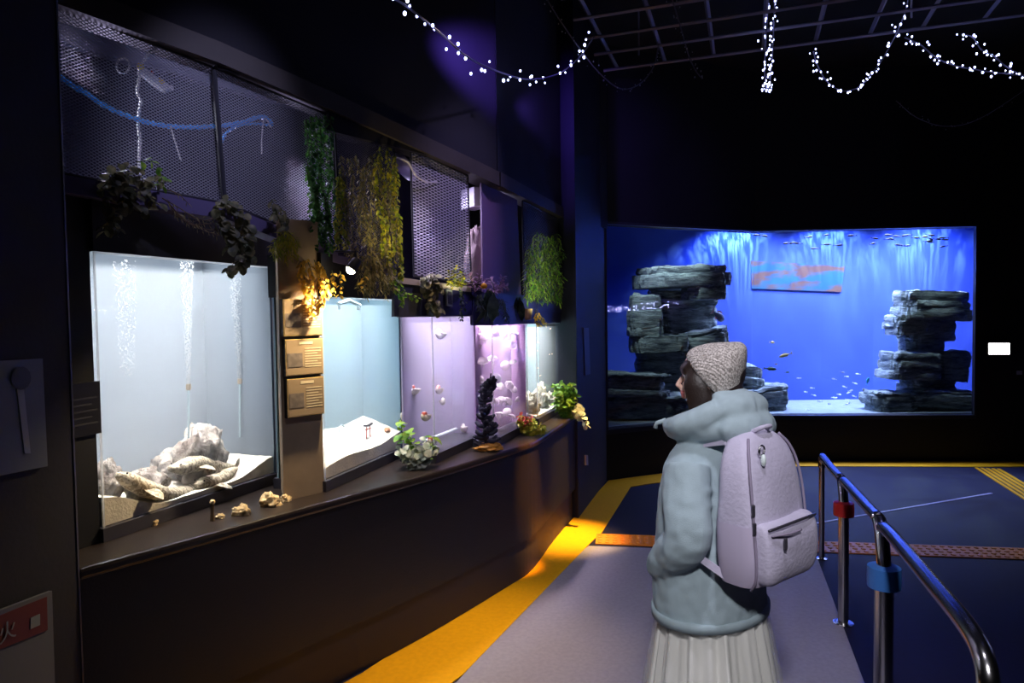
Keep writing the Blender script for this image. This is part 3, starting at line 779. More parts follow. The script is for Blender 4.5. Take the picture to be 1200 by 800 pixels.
# tank four: moon jellyfish
M['jelly'] = milky('jelly_bell', (1, .9, .98, 1), .62, .5); M['jellyarm'] = milky('jelly_arms', (1, .9, .98, 1), .6, .5)
def make_jelly():
    r = thing('jellyfish', (0, 0, 0), 'pale translucent jellyfish drifting in the pink-lit tank', 'jellyfish', 'jellyfish in the pink-lit tank')
    mb = MB(); prof = [(.0001, .017), (.012, .016), (.022, .011), (.029, .003), (.031, -.004), (.028, -.003), (.020, .005), (.010, .009), (.0001, .010)]
    mb.lathe((0, 0, 0), prof, 20); mb.build('bell', M['jelly'], r, smooth=True, world=False)
    for k in range(4):
        mb = MB(); a = k*PI/2+.4; c = Vector((math.cos(a)*.010, math.sin(a)*.010, .011))
        mb.tube([c+Vector((math.cos(a+t)*.0055, math.sin(a+t)*.0055, 0)) for t in [i*.7 for i in range(8)]], .0015, 5); mb.build('gonad_ring', M['naut_w'], r, smooth=True, world=False)
    mb = MB()
    for k in range(4):
        a = k*PI/2; mb.tube([(math.cos(a)*.004, math.sin(a)*.004, .009), (math.cos(a)*.008, math.sin(a)*.008, -.015), (math.cos(a+.3)*.010, math.sin(a+.3)*.010, -.036)], [.004, .003, .0006], 5)
    mb.build('oral_arms', M['jellyarm'], r, smooth=True, world=False); return r
jp = make_jelly(); first = True
JS = [(562, 388, 1.3, 0), (568, 396, 1.2, 0), (560, 404, 1.1, 0), (565, 423, 1.4, 0), (563, 445, 1.2, 0), (568, 450, 1.0, 0), (578, 391, 1.5, 1), (577, 420, 1.2, 1), (582, 443, 1.2, 1), (590, 393, 1.1, 1), (599, 404, 1.4, 1),
      (592, 428, 1.1, 1), (601, 424, 1.0, 1), (597, 451, 1.2, 1), (586, 452, 1.0, 1), (588, 468, 1.2, 1), (596, 470, 1.2, 1), (602, 456, .9, 1), (594, 482, 1.1, 1), (585, 486, 1.2, 1), (600, 488, 1.0, 1), (606, 468, .8, 1), (580, 470, 1.0, 1)]
for px, py, s, side in JS:
    b = R.uniform(.04, .085)
    if side: p, _ = tw(T4, px, py, b)
    else: p = onpl(px, py, T4.FL+T4.u*R.uniform(.05, .1), T4.u)
    o = jp if first else copy_tree(jp); first = False
    o.location = p; o.scale = (s*.95, s*.95, s*.95); o.rotation_euler = (R.uniform(-1.1, 1.1), R.uniform(-1.1, 1.1), R.random()*6)
r = thing('feeding_pipe', T4.P(.28, .06, T4.zt-.06), 'white pipe fitted across the top of the jellyfish tank', 'pipe')
mb = MB(); mb.tube([tw(T4, 597, 389, .07)[0], tw(T4, 606, 391, .07)[0]], .011, 10); mb.build('pipe', M['edge'], r)
# framed plates seen at the right end of tank four
for k, (y0, y1) in enumerate(((409, 430), (433, 455))):
    q = [tw(T4, x, y, .100)[0] for x, y in ((604, y1), (611.5, y1-1), (611.5, y0), (604, y0))]
    r = thing('framed_plate', q[0], ('upper', 'lower')[k]+' framed plate seen through the right end of the jellyfish tank', 'sign')
    mb = MB(); mb.hexa(*q, T4.v*.004); mb.build('frame', M['plate_rim'], r)
    cc = sum(q, Vector())/4; q2 = [cc+(x-cc)*.86-T4.v*.001 for x in q]
    mb = MB(); mb.hexa(*q2, T4.v*.0009); mb.build('face', M['plate_pic'], r)

# tank five: white rocks and tiny fish
f5 = lambda a, b: .012+.03*b
h5 = tank_sand(T5, f5, 'pale sand of the farthest small tank')
for px, b, r_, sd, lab in ((622, .12, (.08, .06, .09), 41, 'white craggy rock at the left end of the farthest small tank'), (634, .1, (.05, .10, .11), 43, 'tall white craggy rock in the middle of the farthest small tank'), (645, .08, (.05, .07, .06), 47, 'low white rock at the right of the farthest small tank')):
    p, a = (onpl(px, 480, T5.FL+T5.u*.13, T5.u), .13) if px < 625 else tw(T5, px, 480, b)
    if px < 625: p = T5.P(.11, .11, 0)
    rock('white_rock', (p.x, p.y, h5(a, b)-.01), r_, sd, M['coralrock'], lab, 'rock', rough=.55, freq=2.4)

# ------------------------------------------------------------------ fish pattern used in tank five and the big tank
def fish_proto(name, label, cat, L, H, Wd, m, fm, group=None, parts=True):
    r = thing(name, (0, 0, 0), label, cat, group)
    prof = [(0, .05), (.06, .42), (.18, .82), (.35, 1), (.55, .85), (.75, .45), (.88, .18), (.93, .16)]
    mb = MB(); mb.loft([[Vector((L*(.5-t), math.cos(q)*Wd/2*k, math.sin(q)*H/2*k)) for q in [2*PI*i/12 for i in range(12)]] for t, k in prof]); mb.build('body', m, r, smooth=True, world=False)
    def fin(pts, nm):
        mb = MB(); n = len(pts); th = .004*L/.1 if L < .1 else .003
        vs = [Vector((x, th/2, z)) for x, z in pts]+[Vector((x, -th/2, z)) for x, z in pts]
        mb.add(vs, [list(range(n)), list(range(n, 2*n))[::-1]]+[[i, n+i, n+(i+1) % n, (i+1) % n] for i in range(n)]); mb.build(nm, fm, r, world=False)
    fin([(-L*.42, H*.06), (-L*.6, H*.5), (-L*.54, 0), (-L*.6, -H*.5), (-L*.42, -H*.06)], 'tail_fin')
    if parts:
        fin([(L*.2, H*.44), (L*.08, H*.68), (-L*.18, H*.5), (-L*.22, H*.3)], 'dorsal_fin'); fin([(-L*.02, -H*.42), (-L*.12, -H*.65), (-L*.2, -H*.4), (-L*.18, -H*.3)], 'anal_fin')
        for sg in (-1, 1):
            mb = MB(); mb.ball((L*.39, sg*Wd*.3, H*.1), H*.07, 8, 6); mb.build('eye', M['eye'], r, world=False)
    return r
tf = fish_proto('tiny_fish', 'tiny pale orange fish swimming in the farthest small tank', 'fish', .024, .011, .006, mat('fish_peach', rgb(255, 205, 170), .4), mat('fin_peach', rgb(255, 215, 190), .4), 'tiny fish in the farthest small tank', False)
first = True
for px, py in ((645, 385), (642, 394), (650, 405), (644, 415), (647, 414.5), (630, 401), (618, 401), (620, 416.5), (630, 411), (630, 431), (650, 438), (647, 455), (650, 458), (633, 440)):
    p = onpl(px, py, T5.FL+T5.u*.12, T5.u) if px < 624 else tw(T5, px, py, R.uniform(.05, .12))[0]
    o = tf if first else copy_tree(tf); first = False
    o.location = p; o.rotation_euler = (0, R.uniform(-.5, .5), R.random()*6)
# ------------------------------------------------------------------ the big tank
ZS = .50
BWL = [(.80, 8.95), (4.74, 8.95), (6.05, 8.50)]
M['blue'] = mat('tank_blue', rgb(74, 100, 204), .85, noise=.1, nscale=2)
mb = MB(); mb.prism([BWL[0], BWL[1], BWL[2], (6.15, 8.6), (4.78, 9.07), (.70, 9.07)], ZS-.05, 2.95); struct(mb.build('wall_tank_back', M['blue']))
mb = MB(); mb.prism([(.80, 8.95), (.70, 9.07), (.74, 6.93), (.84, 6.97)], ZS-.05, 2.95); struct(mb.build('wall_tank_left', M['blue']))
mb = MB(); mb.prism([(6.05, 8.50), (6.15, 8.6), (6.2, 7.6), (6.05, 7.6)], ZS-.05, 2.95); struct(mb.build('wall_tank_right', M['blue']))
mb = MB(); mb.prism([(.7, 6.9), (2.7, 7.8), (5.0, 7.62), (6.2, 7.6), (6.2, 8.6), (4.78, 9.1), (.7, 9.1)], 2.96, 3.05); struct(mb.build('tank_ceiling', M['black']))
mb = MB(); mb.prism([(.9, 6.97), (2.70, 7.81), (5.0, 7.63), (6.04, 7.61), (6.04, 8.49), (4.73, 8.94), (.82, 8.94)], ZS-.05, ZS)
o = mb.build('sand', mat('tank_sand', rgb(140, 150, 156), .9, noise=.15, nscale=12, bump=.3, bscale=50)); tag(o, 'pale sand floor of the big blue tank', 'sand', kind='stuff')
# two window panes meeting in the corner
def pane(a, b, name, th=.03):
    a, b = Vector(a), Vector(b); d = (b-a).normalized(); n = Vector((-d.y, d.x))
    a = a+n*.06; b = b+n*.06
    mb = MB(); mb.prism([tuple(a), tuple(b), tuple(b+n*th), tuple(a+n*th)], .50, 2.56); return mb.build(name, M['bigglass'])
struct(pane(P1, (P2[0]+.0, P2[1]), 'window_1')); struct(pane(P2, P3, 'window_2'))
# dark frame round the panes
mb = MB()
def bar(a, b, z0, z1, w=.03, d=.05):
    a, b = Vector(a), Vector(b); t = (b-a).normalized(); n = Vector((-t.y, t.x))
    mb.prism([tuple(a-n*.006), tuple(b-n*.006), tuple(b+n*d), tuple(a+n*d)], z0, z1)
bar(P1, P2, .46, .505); bar(P2, P3, .46, .505); bar(P1, P2, 2.555, 2.58); bar(P2, P3, 2.555, 2.58)
a, b = Vector(P1), Vector(P2); t = (b-a).normalized(); bar(a, a+t*.02, .5, 2.56)
a, b = Vector(P3), Vector(P2); t = (b-a).normalized(); n = Vector((t.y, -t.x)); mb.prism([tuple(a), tuple(a+t*.02), tuple(a+t*.02+n*.05), tuple(a+n*.05)], .5, 2.56)
struct(mb.build('trim_2', mat('tank_frame', rgb(40, 40, 52), .4)))

# strata rock
def strata_mat():
    m = bpy.data.materials.new('strata_rock'); m.use_nodes = True; nt = m.node_tree; b = nt.nodes['Principled BSDF']; b.inputs['Roughness'].default_value = .85
    tc = nt.nodes.new('ShaderNodeTexCoord'); mp = nt.nodes.new('ShaderNodeMapping'); mp.inputs['Scale'].default_value = (3, 3, 13)
    n = nt.nodes.new('ShaderNodeTexNoise'); n.inputs['Scale'].default_value = 1.6; n.inputs['Detail'].default_value = 8; n.inputs['Roughness'].default_value = .7
    r = nt.nodes.new('ShaderNodeValToRGB'); r.color_ramp.elements[0].position = .36; r.color_ramp.elements[1].position = .66
    r.color_ramp.elements[0].color = rgb(74, 84, 90); r.color_ramp.elements[1].color = rgb(196, 206, 200)
    bp = nt.nodes.new('ShaderNodeBump'); bp.inputs['Strength'].default_value = 1; bp.inputs['Distance'].default_value = .06
    nt.links.new(tc.outputs['Object'], mp.inputs['Vector']); nt.links.new(mp.outputs[0], n.inputs['Vector']); nt.links.new(n.outputs['Fac'], r.inputs['Fac'])
    nt.links.new(r.outputs['Color'], b.inputs['Base Color']); nt.links.new(n.outputs['Fac'], bp.inputs['Height']); nt.links.new(bp.outputs['Normal'], b.inputs['Normal']); return m
M['strata'] = strata_mat()
def slab(parent, name, px0, px1, py0, py1, Y, dep, seed, tilt=0.0):
    a, b = at(px0, py1, Y), at(px1, py0, Y); c = (a+b)/2; hw = abs(b.x-a.x)/2; z0, z1 = min(a.z, b.z), max(a.z, b.z); h = z1-z0
    lr = random.Random(seed*97); n = 96
    # blocky plan outline, split into a few strata of unequal thickness, each broken off along its own edge
    cuts = [0.0]
    while cuts[-1] < 1: cuts.append(cuts[-1]+lr.uniform(.07, .20)/h)
    cuts[-1] = 1.0
    rings = []
    for li in range(len(cuts)-1):
        t0, t1 = cuts[li], cuts[li+1]
        bias = lr.uniform(.80, 1.02); ph = lr.random()*20; shift = (lr.uniform(-.05, .05)*hw, lr.uniform(-.05, .05)*dep)
        sub = 3
        for k in range(sub+1):
            t = t0+(t1-t0)*(k/sub*.94+.03); ring = []
            for j in range(n):
                q = 2*PI*j/n; cx, sx = math.cos(q), math.sin(q); e = .5
                x = math.copysign(abs(cx)**e, cx); y = math.copysign(abs(sx)**e, sx)
                step = math.floor(mnoise.noise(Vector((cx*2.2+ph, sx*2.2, li*.6)))*5)/5
                k_ = bias*(1+.13*step+.05*mnoise.noise(Vector((cx*5+seed, sx*5, t*9)))+.045*mnoise.noise(Vector((cx*14+seed, sx*14, t*h*30)))-.03*(k in (0, sub)))
                z = z0+h*t+tilt*x*hw+.022*mnoise.noise(Vector((x*2.5+seed, y*2.5, li*.3)))*min(1, t*4)+.010*mnoise.noise(Vector((x*12+seed, y*12, t*5)))
                ring.append(Vector((c.x+x*hw*min(1.04, k_)+shift[0], Y+y*dep*k_+shift[1], z)))
            rings.append(ring)
    last = rings[-1]; cx_ = sum((p.x for p in last))/n; cy_ = sum((p.y for p in last))/n
    for s_ in (.82, .6, .35, .08):
        r = []
        for j in range(n):
            p = last[j]; q = Vector((cx_+(p.x-cx_)*s_, cy_+(p.y-cy_)*s_, p.z))
            q.z = z1+tilt*(q.x-c.x)+.045*mnoise.noise(Vector((q.x*4+seed, q.y*4, 2)))+.03*math.floor(3*mnoise.noise(Vector((q.x*9, q.y*9, seed))))/3
            r.append(q)
        rings.append(r)
    mb = MB(); mb.loft(rings); return mb.build(name, M['strata'], parent, smooth=True, angle=.45)
r = thing('rock_stack', at(775, 500, 8.05), 'broad dark stack of layered rock slabs at the left of the big tank', 'rock')
for k in ((756, 836, 330, 500, 8.5, .10, 40, 0), (746, 853, 312, 338, 8.0, .36, 3, .02), (798, 848, 334, 352, 7.9, .26, 4, 0), (760, 842, 340, 396, 8.3, .22, 5, 0), (736, 776, 346, 394, 7.85, .20, 6, 0), (735, 806, 392, 412, 7.9, .30, 7, .03), (790, 852, 386, 412, 8.05, .30, 27, .14), (744, 846, 408, 448, 8.2, .28, 8, 0),
          (700, 784, 436, 464, 7.62, .26, 9, -.05), (702, 812, 460, 486, 7.72, .34, 10, .03), (704, 830, 482, 507, 7.75, .36, 11, 0)):
    slab(r, 'slab', *k)
r = thing('rock_stack', at(895, 488, 8.2), 'low rock stack in the middle of the big tank, behind the person in the beanie', 'rock')
for k in ((850, 893, 427, 456, 8.35, .22, 13, -.15), (862, 921, 452, 490, 8.2, .26, 14, .10)): slab(r, 'slab', *k)
r = thing('rock_stack', at(1080, 488, 8.0), 'hourglass-shaped stack of layered rocks at the right of the big tank', 'rock')
for k in ((1062, 1104, 350, 486, 8.2, .08, 41, 0), (1046, 1131, 341, 376, 8.0, .24, 15, -.05), (1040, 1082, 368, 392, 7.95, .20, 16, .05), (1056, 1114, 374, 400, 8.05, .20, 26, .0), (1052, 1106, 394, 414, 8.06, .17, 17, 0), (1034, 1096, 412, 444, 7.96, .24, 18, -.02), (1086, 1131, 410, 446, 8.02, .22, 28, -.08), (1056, 1114, 442, 462, 8.1, .18, 19, 0), (1014, 1070, 458, 490, 7.95, .22, 20, -.05), (1056, 1146, 456, 490, 7.98, .24, 29, -.03)):
    slab(r, 'slab', *k)

# reflection of sunset clouds, painted as a panel on the back wall
mm = bpy.data.materials.new('cloud_reflection'); mm.use_nodes = True; nt = mm.node_tree; b = nt.nodes['Principled BSDF']; b.inputs['Roughness'].default_value = .6
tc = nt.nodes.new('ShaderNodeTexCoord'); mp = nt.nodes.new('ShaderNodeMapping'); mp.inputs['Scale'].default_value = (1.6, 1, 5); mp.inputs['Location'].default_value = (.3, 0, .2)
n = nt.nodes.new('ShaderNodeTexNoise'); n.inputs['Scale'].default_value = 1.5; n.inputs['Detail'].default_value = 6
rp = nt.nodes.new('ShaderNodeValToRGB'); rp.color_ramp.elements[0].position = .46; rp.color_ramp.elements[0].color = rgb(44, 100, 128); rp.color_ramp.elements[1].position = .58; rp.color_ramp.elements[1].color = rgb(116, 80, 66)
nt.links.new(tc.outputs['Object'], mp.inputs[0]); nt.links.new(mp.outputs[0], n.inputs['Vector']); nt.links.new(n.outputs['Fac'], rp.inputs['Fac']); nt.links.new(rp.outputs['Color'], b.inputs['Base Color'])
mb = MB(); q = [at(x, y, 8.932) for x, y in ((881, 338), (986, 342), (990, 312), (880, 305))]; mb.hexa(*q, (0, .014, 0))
tag(mb.build('cloud_reflection', mm), 'painted reflection of pink sunset clouds on the blue back wall of the big tank', 'picture')

# fish of the big tank
M['f_silver'] = mat('fish_silver', rgb(170, 180, 210), .3); M['f_yellow'] = mat('fish_yellow', rgb(230, 200, 110), .4); M['f_green'] = mat('fish_green', rgb(70, 96, 70), .4); M['f_dark'] = mat('fish_dark', rgb(34, 36, 38), .4); M['f_white'] = mat('fish_white', rgb(235, 240, 245), .3); M['f_cyan'] = mat('fish_cyan', rgb(80, 200, 240), .3); M['f_pink'] = mat('fin_pink', rgb(220, 150, 160), .4)
def place(o, px, py, Y, yaw, pitch=0): o.location = at(px, py, Y); o.rotation_euler = (0, -pitch, yaw); return o
place(fish_proto('fish', 'large silver fish with pinkish fins near the left rock stack', 'fish', .20, .10, .05, M['f_silver'], M['f_pink']), 842, 370, 7.62, .5, -.55)
place(fish_proto('fish', 'yellow fish swimming in open blue water right of the beanie', 'fish', .15, .04, .025, M['f_yellow'], M['f_yellow']), 920, 416, 8.0, PI-.1, -.3)
place(fish_proto('fish', 'dark green fish just below the yellow fish', 'fish', .14, .042, .025, M['f_green'], M['f_green']), 903, 432, 8.0, -.1, -.1)
place(fish_proto('fish', 'pale yellow fish above the yellow one', 'fish', .07, .03, .018, M['f_yellow'], M['f_yellow']), 905, 401, 8.2, .2, -.1)
place(fish_proto('fish', 'small green fish right of the dark green fish', 'fish', .07, .02, .012, M['f_green'], M['f_green']), 922.5, 436, 8.1, .1, 0)
place(fish_proto('fish', 'bright cyan fish hovering beside the hourglass rock stack', 'fish', .085, .04, .018, M['f_cyan'], M['f_cyan']), 1017, 446, 7.9, .3, 1.2)
place(fish_proto('fish', 'tiny orange fish between the yellow and green fish', 'fish', .035, .02, .01, M['f_yellow'], M['f_pink'], None, False), 909.5, 426.5, 8.0, 0, 0)
wp = fish_proto('small_white_fish', 'small whitish fish near the sand in the middle of the big tank', 'fish', .055, .019, .011, M['f_white'], M['f_white'], 'small white fish low in the big tank', False); first = True
for px, py in ((936, 443), (951, 454.5), (944.5, 459), (977, 444), (991.5, 441), (1003, 449), (989, 453), (996, 457.5), (994, 460), (976, 465.5), (980, 466), (971, 473), (994, 468.5), (1008.5, 469), (991, 473.5), (968, 477.5), (971.5, 481), (926, 476.5), (948, 480), (988, 436), (1006, 438), (995, 472), (960, 470), (984, 462), (1000, 464), (912, 470), (955, 463)):
    o = wp if first else copy_tree(wp); first = False
    place(o, px+R.uniform(-1, 1), py, R.uniform(7.8, 8.5), R.choice((0, PI))+R.uniform(-.6, .6), R.uniform(-.4, .4))
sp = fish_proto('surface_fish', 'slender dark fish schooling just under the surface of the big tank', 'fish', .11, .024, .016, M['f_dark'], M['f_dark'], 'dark fish under the surface of the big tank', False); first = True
for i in range(30):
    o = sp if first else copy_tree(sp); first = False
    px = R.choice((R.uniform(870, 1010), R.uniform(930, 1100), R.uniform(1010, 1110))); place(o, px, R.uniform(271, 281)+R.random()*R.random()*14, R.uniform(7.85, 8.4), R.choice((0, PI))+R.uniform(-.5, .5), R.uniform(-.2, .2))

# ------------------------------------------------------------------ wire mesh panels
def mesh_panel(px, label, m, spacing=.0100, wire=.0025, out=0.0, slope=.62):
    A, B, C, D = [onmesh(x, y, out) for x, y in px]      # TL TR BR BL
    n = nN if px[0][0] < 578 and px[1][0] < 590 else nF
    base = D.lerp(C, .5); r = thing('mesh_panel', base, label, 'mesh panel')
    s_ = Vector((-n.y, n.x, 0)).normalized()
    if (B-A).dot(s_) < 0: s_ = -s_
    o0 = A; n3 = Vector((n.x, n.y, 0))
    to2 = lambda p: Vector(((p-o0).dot(s_), p.z)); to3 = lambda q: Vector((o0.x, o0.y, 0))+s_*q.x+Vector((0, 0, q.y))
    quad = [to2(p) for p in (A, D, C, B)]
    def clip(p, d):
        lo, hi = -1e9, 1e9
        for i in range(4):
            a, b = quad[i], quad[(i+1) % 4]; e = b-a; nn = Vector((-e.y, e.x))
            den = nn.dot(d); num = nn.dot(p-a)
            if abs(den) < 1e-9:
                if num < 0: return None
                continue
            t = -num/den
            if den > 0: lo = max(lo, t)
            else: hi = min(hi, t)
        return (lo, hi) if hi-lo > .004 else None
    mb = MB()
    for sg in (1, -1):
        d = Vector((1, slope*sg)).normalized(); nn = Vector((-d.y, d.x))
        ks = [nn.dot(q) for q in quad]; k = math.floor(min(ks)/spacing)*spacing
        while k < max(ks):
            c = clip(nn*k, d)
            if c:
                a, b = to3(nn*k+d*c[0]), to3(nn*k+d*c[1]); w = to3(nn)-to3(Vector((0, 0))); w = w.normalized()*wire/2; q = n3*(.0012*sg)
                mb.hexa(a-w+q, b-w+q, b+w+q, a+w+q, n3*-.0022)
            k += spacing
    mb.build('wire_mesh', m, r)
    for a, b in ((A, B), (B, C), (C, D), (D, A)):
        mb = MB(); mb.tube([a, b], .0055, 6); mb.build('frame_bar', M['panel_post'], r)
    return r
mesh_panel([(50, 2), (249, 79), (262, 237), (72, 203)], 'largest wire mesh panel, nearest, with a blue rope behind it', M['wire'])
mesh_panel([(252, 80), (389, 137), (396, 292), (265, 238)], 'second wire mesh panel, with ivy hanging at its right end', M['wire'])
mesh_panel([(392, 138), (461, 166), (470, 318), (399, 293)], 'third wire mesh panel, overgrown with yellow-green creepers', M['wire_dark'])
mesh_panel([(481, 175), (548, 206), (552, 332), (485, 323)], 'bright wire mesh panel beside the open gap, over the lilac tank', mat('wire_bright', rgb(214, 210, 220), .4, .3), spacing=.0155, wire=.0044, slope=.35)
# solid purple-grey board and last mesh panel
A, B, C, D = [onmesh(x, y, .0) for x, y in ((564, 214), (606, 234), (611, 351), (566, 343))]
mb = MB(); mb.hexa(D, C, B, A, Vector((nN.x, nN.y, 0))*-.012)
tag(mb.build('screen_board', mat('screen_board', rgb(112, 84, 118), .6, bump=.1, bscale=60)), 'plain purple-grey board in the row of mesh panels', 'board')
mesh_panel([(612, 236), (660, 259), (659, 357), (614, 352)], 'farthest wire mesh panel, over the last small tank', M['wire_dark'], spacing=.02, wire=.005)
# post between the first two panels
mb = MB(); a, b = onmesh(250, 79, .012), onmesh(263, 240, .012); mb.tube([a, b], .011, 8); struct(mb.build('trim_3', M['panel_post']))
# tray boards under the panels, stepping down with the tanks
def tray(px0, y0, px1, y1, h, name, m, d=.10, out=.03):
    a, b = onmesh(px0, y0, out), onmesh(px1, y1, out); n = nN if px0 < 578 else nF
    mb = MB(); mb.hexa(a-Vector((0, 0, h)), b-Vector((0, 0, h)), b, a, -Vector((n.x, n.y, 0))*d); return mb.build(name, m)
M['tray'] = mat('tray_board', rgb(88, 78, 120), .6); M['trayw'] = mat('tray_pale', rgb(190, 180, 170), .6)
for k in ((72, 204, 262, 239, .06), (264, 240, 396, 293, .055), (354, 292, 470, 312, .035)): 
    o = tray(*k, 'shelf_board', M['tray']); struct(o)
struct(tray(462, 324, 552, 336, .03, 'shelf_board', M['trayw'], out=.03)); struct(tray(553, 338, 578, 346, .04, 'shelf_board', M['hoodb'])); struct(tray(578, 346, 660, 359, .05, 'shelf_board', M['hoodb']))
# purple-lit rail along the bay wall, behind the panels
mb = MB()
for i in range(len(BW0)-1):
    a, b = Vector(BW0[i]), Vector(BW0[i+1]); t = (b-a).normalized(); n = Vector((t.y, -t.x))
    mb.prism([tuple(a), tuple(b), tuple(b+n*.05), tuple(a+n*.05)], 2.88, 2.99)
struct(mb.build('trim_4', mat('rail_lilac', rgb(150, 146, 176), .6)))
# white duct box and roll seen through the gaps
p = at(556, 233, 4.25); mb = MB(); mb.box(p, (.10, .16, .12), Matrix.Rotation(.6, 3, 'Z')); tag(mb.build('junction_box', mat('white_box', rgb(206, 200, 206), .5), bevel=.006), 'white box under the beam, in the gap right of the bright mesh panel', 'box')
a, b = at(466, 188, 3.75), at(482, 203, 3.95); mb = MB(); mb.tube([a, b], .045, 16); tag(mb.build('pipe', mat('lilac_pipe', rgb(170, 160, 200), .5), smooth=True), 'thick lilac-lit pipe in the gap left of the bright mesh panel', 'pipe')
mb = MB(); mb.tube(spline([at(463, 184, 3.55), at(478, 190, 3.6), at(487, 205, 3.62), at(500, 213, 3.7), at(512, 213, 3.8)], 6), .005, 6); tag(mb.build('cable', mat('white_cable', rgb(220, 214, 220), .5)), 'white cable looping behind the bright mesh panel', 'cable')
p = at(558, 310, 4.3); mb = rock_mesh((0, 0, 0), (.07, .05, .24), 77, rough=.2); mb.v = [v+p for v in mb.v]; tag(mb.build('stone_slab', mat('rough_stone', rgb(150, 130, 126), .9, bump=.6, bscale=30), smooth=True), 'rough upright grey stone in the gap right of the bright mesh panel', 'stone')
q = [onmesh(x, y, .045) for x, y in ((524, 358), (530.5, 359.5), (530, 339.5), (523.5, 338))]
r = thing('small_poster', q[0], 'small framed grey poster on the blue hood over the lilac tank', 'sign')
mb = MB(); mb.hexa(*q, -Vector((nN.x, nN.y, 0))*.012); mb.build('frame', M['signgrey'], r); cc = sum(q, Vector())/4
mb = MB(); mb.hexa(*[cc+(x-cc)*.7+Vector((nN.x, nN.y, 0))*.003 for x in q], -Vector((nN.x, nN.y, 0))*.0025); mb.build('face', M['hoodm'], r)
# blue hood panel above the lilac tank
def hpanel(px, name, m, out=.02, th=.02, label=None):
    n = nN if px[0][0] < 578 else nF
    q = [onmesh(x, y, out) for x, y in px]; mb = MB(); mb.hexa(*q, -Vector((n.x, n.y, 0))*th); return struct(mb.build(name, m))
hpanel([(494, 370), (553, 369), (553, 337), (494, 330)], 'trim_5', M['hoodb']); hpanel([(462, 371), (493, 370), (493, 336), (462, 330)], 'trim_6', mat('hood_grey', rgb(62, 64, 78), .6))
hpanel([(554, 380), (577, 380), (577, 346), (554, 340)], 'trim_7', M['hoodb']); hpanel([(579, 380), (655, 377), (660, 358), (579, 347)], 'trim_8', M['hoodb'])

# ropes, ring and device behind the nearest panel
def behind(px, py, d): return onmesh(px, py, -d)
M['rope'] = mat('rope_blue', rgb(60, 176, 250), .45, bump=.4, bscale=160)
main = [(48, 72), (62, 84), (80, 97), (100, 109), (125, 125), (150, 136), (180, 145), (215, 149), (250, 148), (280, 144), (305, 137), (315, 140), (318, 147)]
M['rope_w'] = mat('rope_white', rgb(216, 212, 204), .7)
r = thing('blue_rope', behind(215, 149, .07), 'bright blue rope sagging behind the nearest mesh panel', 'rope')
def twisted(pts, rad, m, root, name, pitch=.03):
    pts = spline(pts, 8); 
    for k in (0, 1):
        q = []; L = 0
        for i, p in enumerate(pts):
            if i: L += (p-pts[i-1]).length
            d = (pts[min(i+1, len(pts)-1)]-pts[max(0, i-1)]).normalized(); a, b = frame(d); th = 2*PI*L/pitch/2+k*PI
            q.append(p+(a*math.cos(th)+b*math.sin(th))*rad*.45)
        mb = MB(); mb.tube(q, rad*.62, 6); mb.build(name, m, root, smooth=True)
twisted([behind(x, y, .07) for x, y in main], .0105, M['rope'], r, 'strand')
twisted([behind(x, y, .075) for x, y in ((318, 147), (300, 145), (280, 147), (266, 155), (260, 166))], .006, M['rope'], r, 'loose_end')
r = thing('white_rope', behind(163, 205, .09), 'knotted white rope hanging behind the nearest mesh panel', 'rope')
twisted([behind(x, y, .09) for x, y in ((176, 58), (172, 66), (166, 76), (163, 92), (161, 108), (165, 118), (163, 130), (162, 146), (164, 165), (163, 185), (164, 205))], .006, M['rope_w'], r, 'strand')
mb = MB(); mb.tube([behind(144+7.5*math.cos(t), 77+9*math.sin(t), .09) for t in [2*PI*i/24 for i in range(24)]]+[behind(151.5, 77, .09)], .0035, 6); tag(mb.build('rope_ring', M['rope_w'], smooth=True), 'white rope ring hanging left of the knotted white rope', 'ring')
p = behind(180, 94, .10); r = thing('cable_device', p, 'white device with yellow caps tied up behind the nearest mesh panel', 'device'); rz = Matrix.Rotation(.9, 3, 'Z') @ Matrix.Rotation(.45, 3, 'Y')
mb = MB(); mb.box(p, (.115, .04, .028), rz); mb.build('body', M['rope_w'], r, bevel=.006)
for x, m_, s_ in ((-.062, 'y', .03), (.02, 'y', .026), (.06, 'w', .02)):
    mb = MB(); mb.ball(p+rz @ Vector((x, -.012, .008)), (.014, .014, s_*.55), 10, 8); mb.build('cap', mat('cap_yellow', rgb(226, 190, 20), .5) if m_ == 'y' else M['rope_w'], r, smooth=True)
mb = MB(); mb.ball(p+rz @ Vector((-.02, -.015, .02)), .006, 8, 6); mb.build('red_light', mat('cap_red', rgb(220, 30, 40), .4), r)
for i, (pts, lab) in enumerate(((((318, 150), (310, 138), (307, 160), (307, 180)), 'white cord hanging from the end of the blue rope'), (((200, 148), (205, 165), (212, 188)), 'thin grey cord hanging below the blue rope'))):
    mb = MB(); mb.tube(spline([behind(x, y, .065) for x, y in pts], 6), .003, 6); tag(mb.build('cord', M['rope_w']), lab, 'cord')

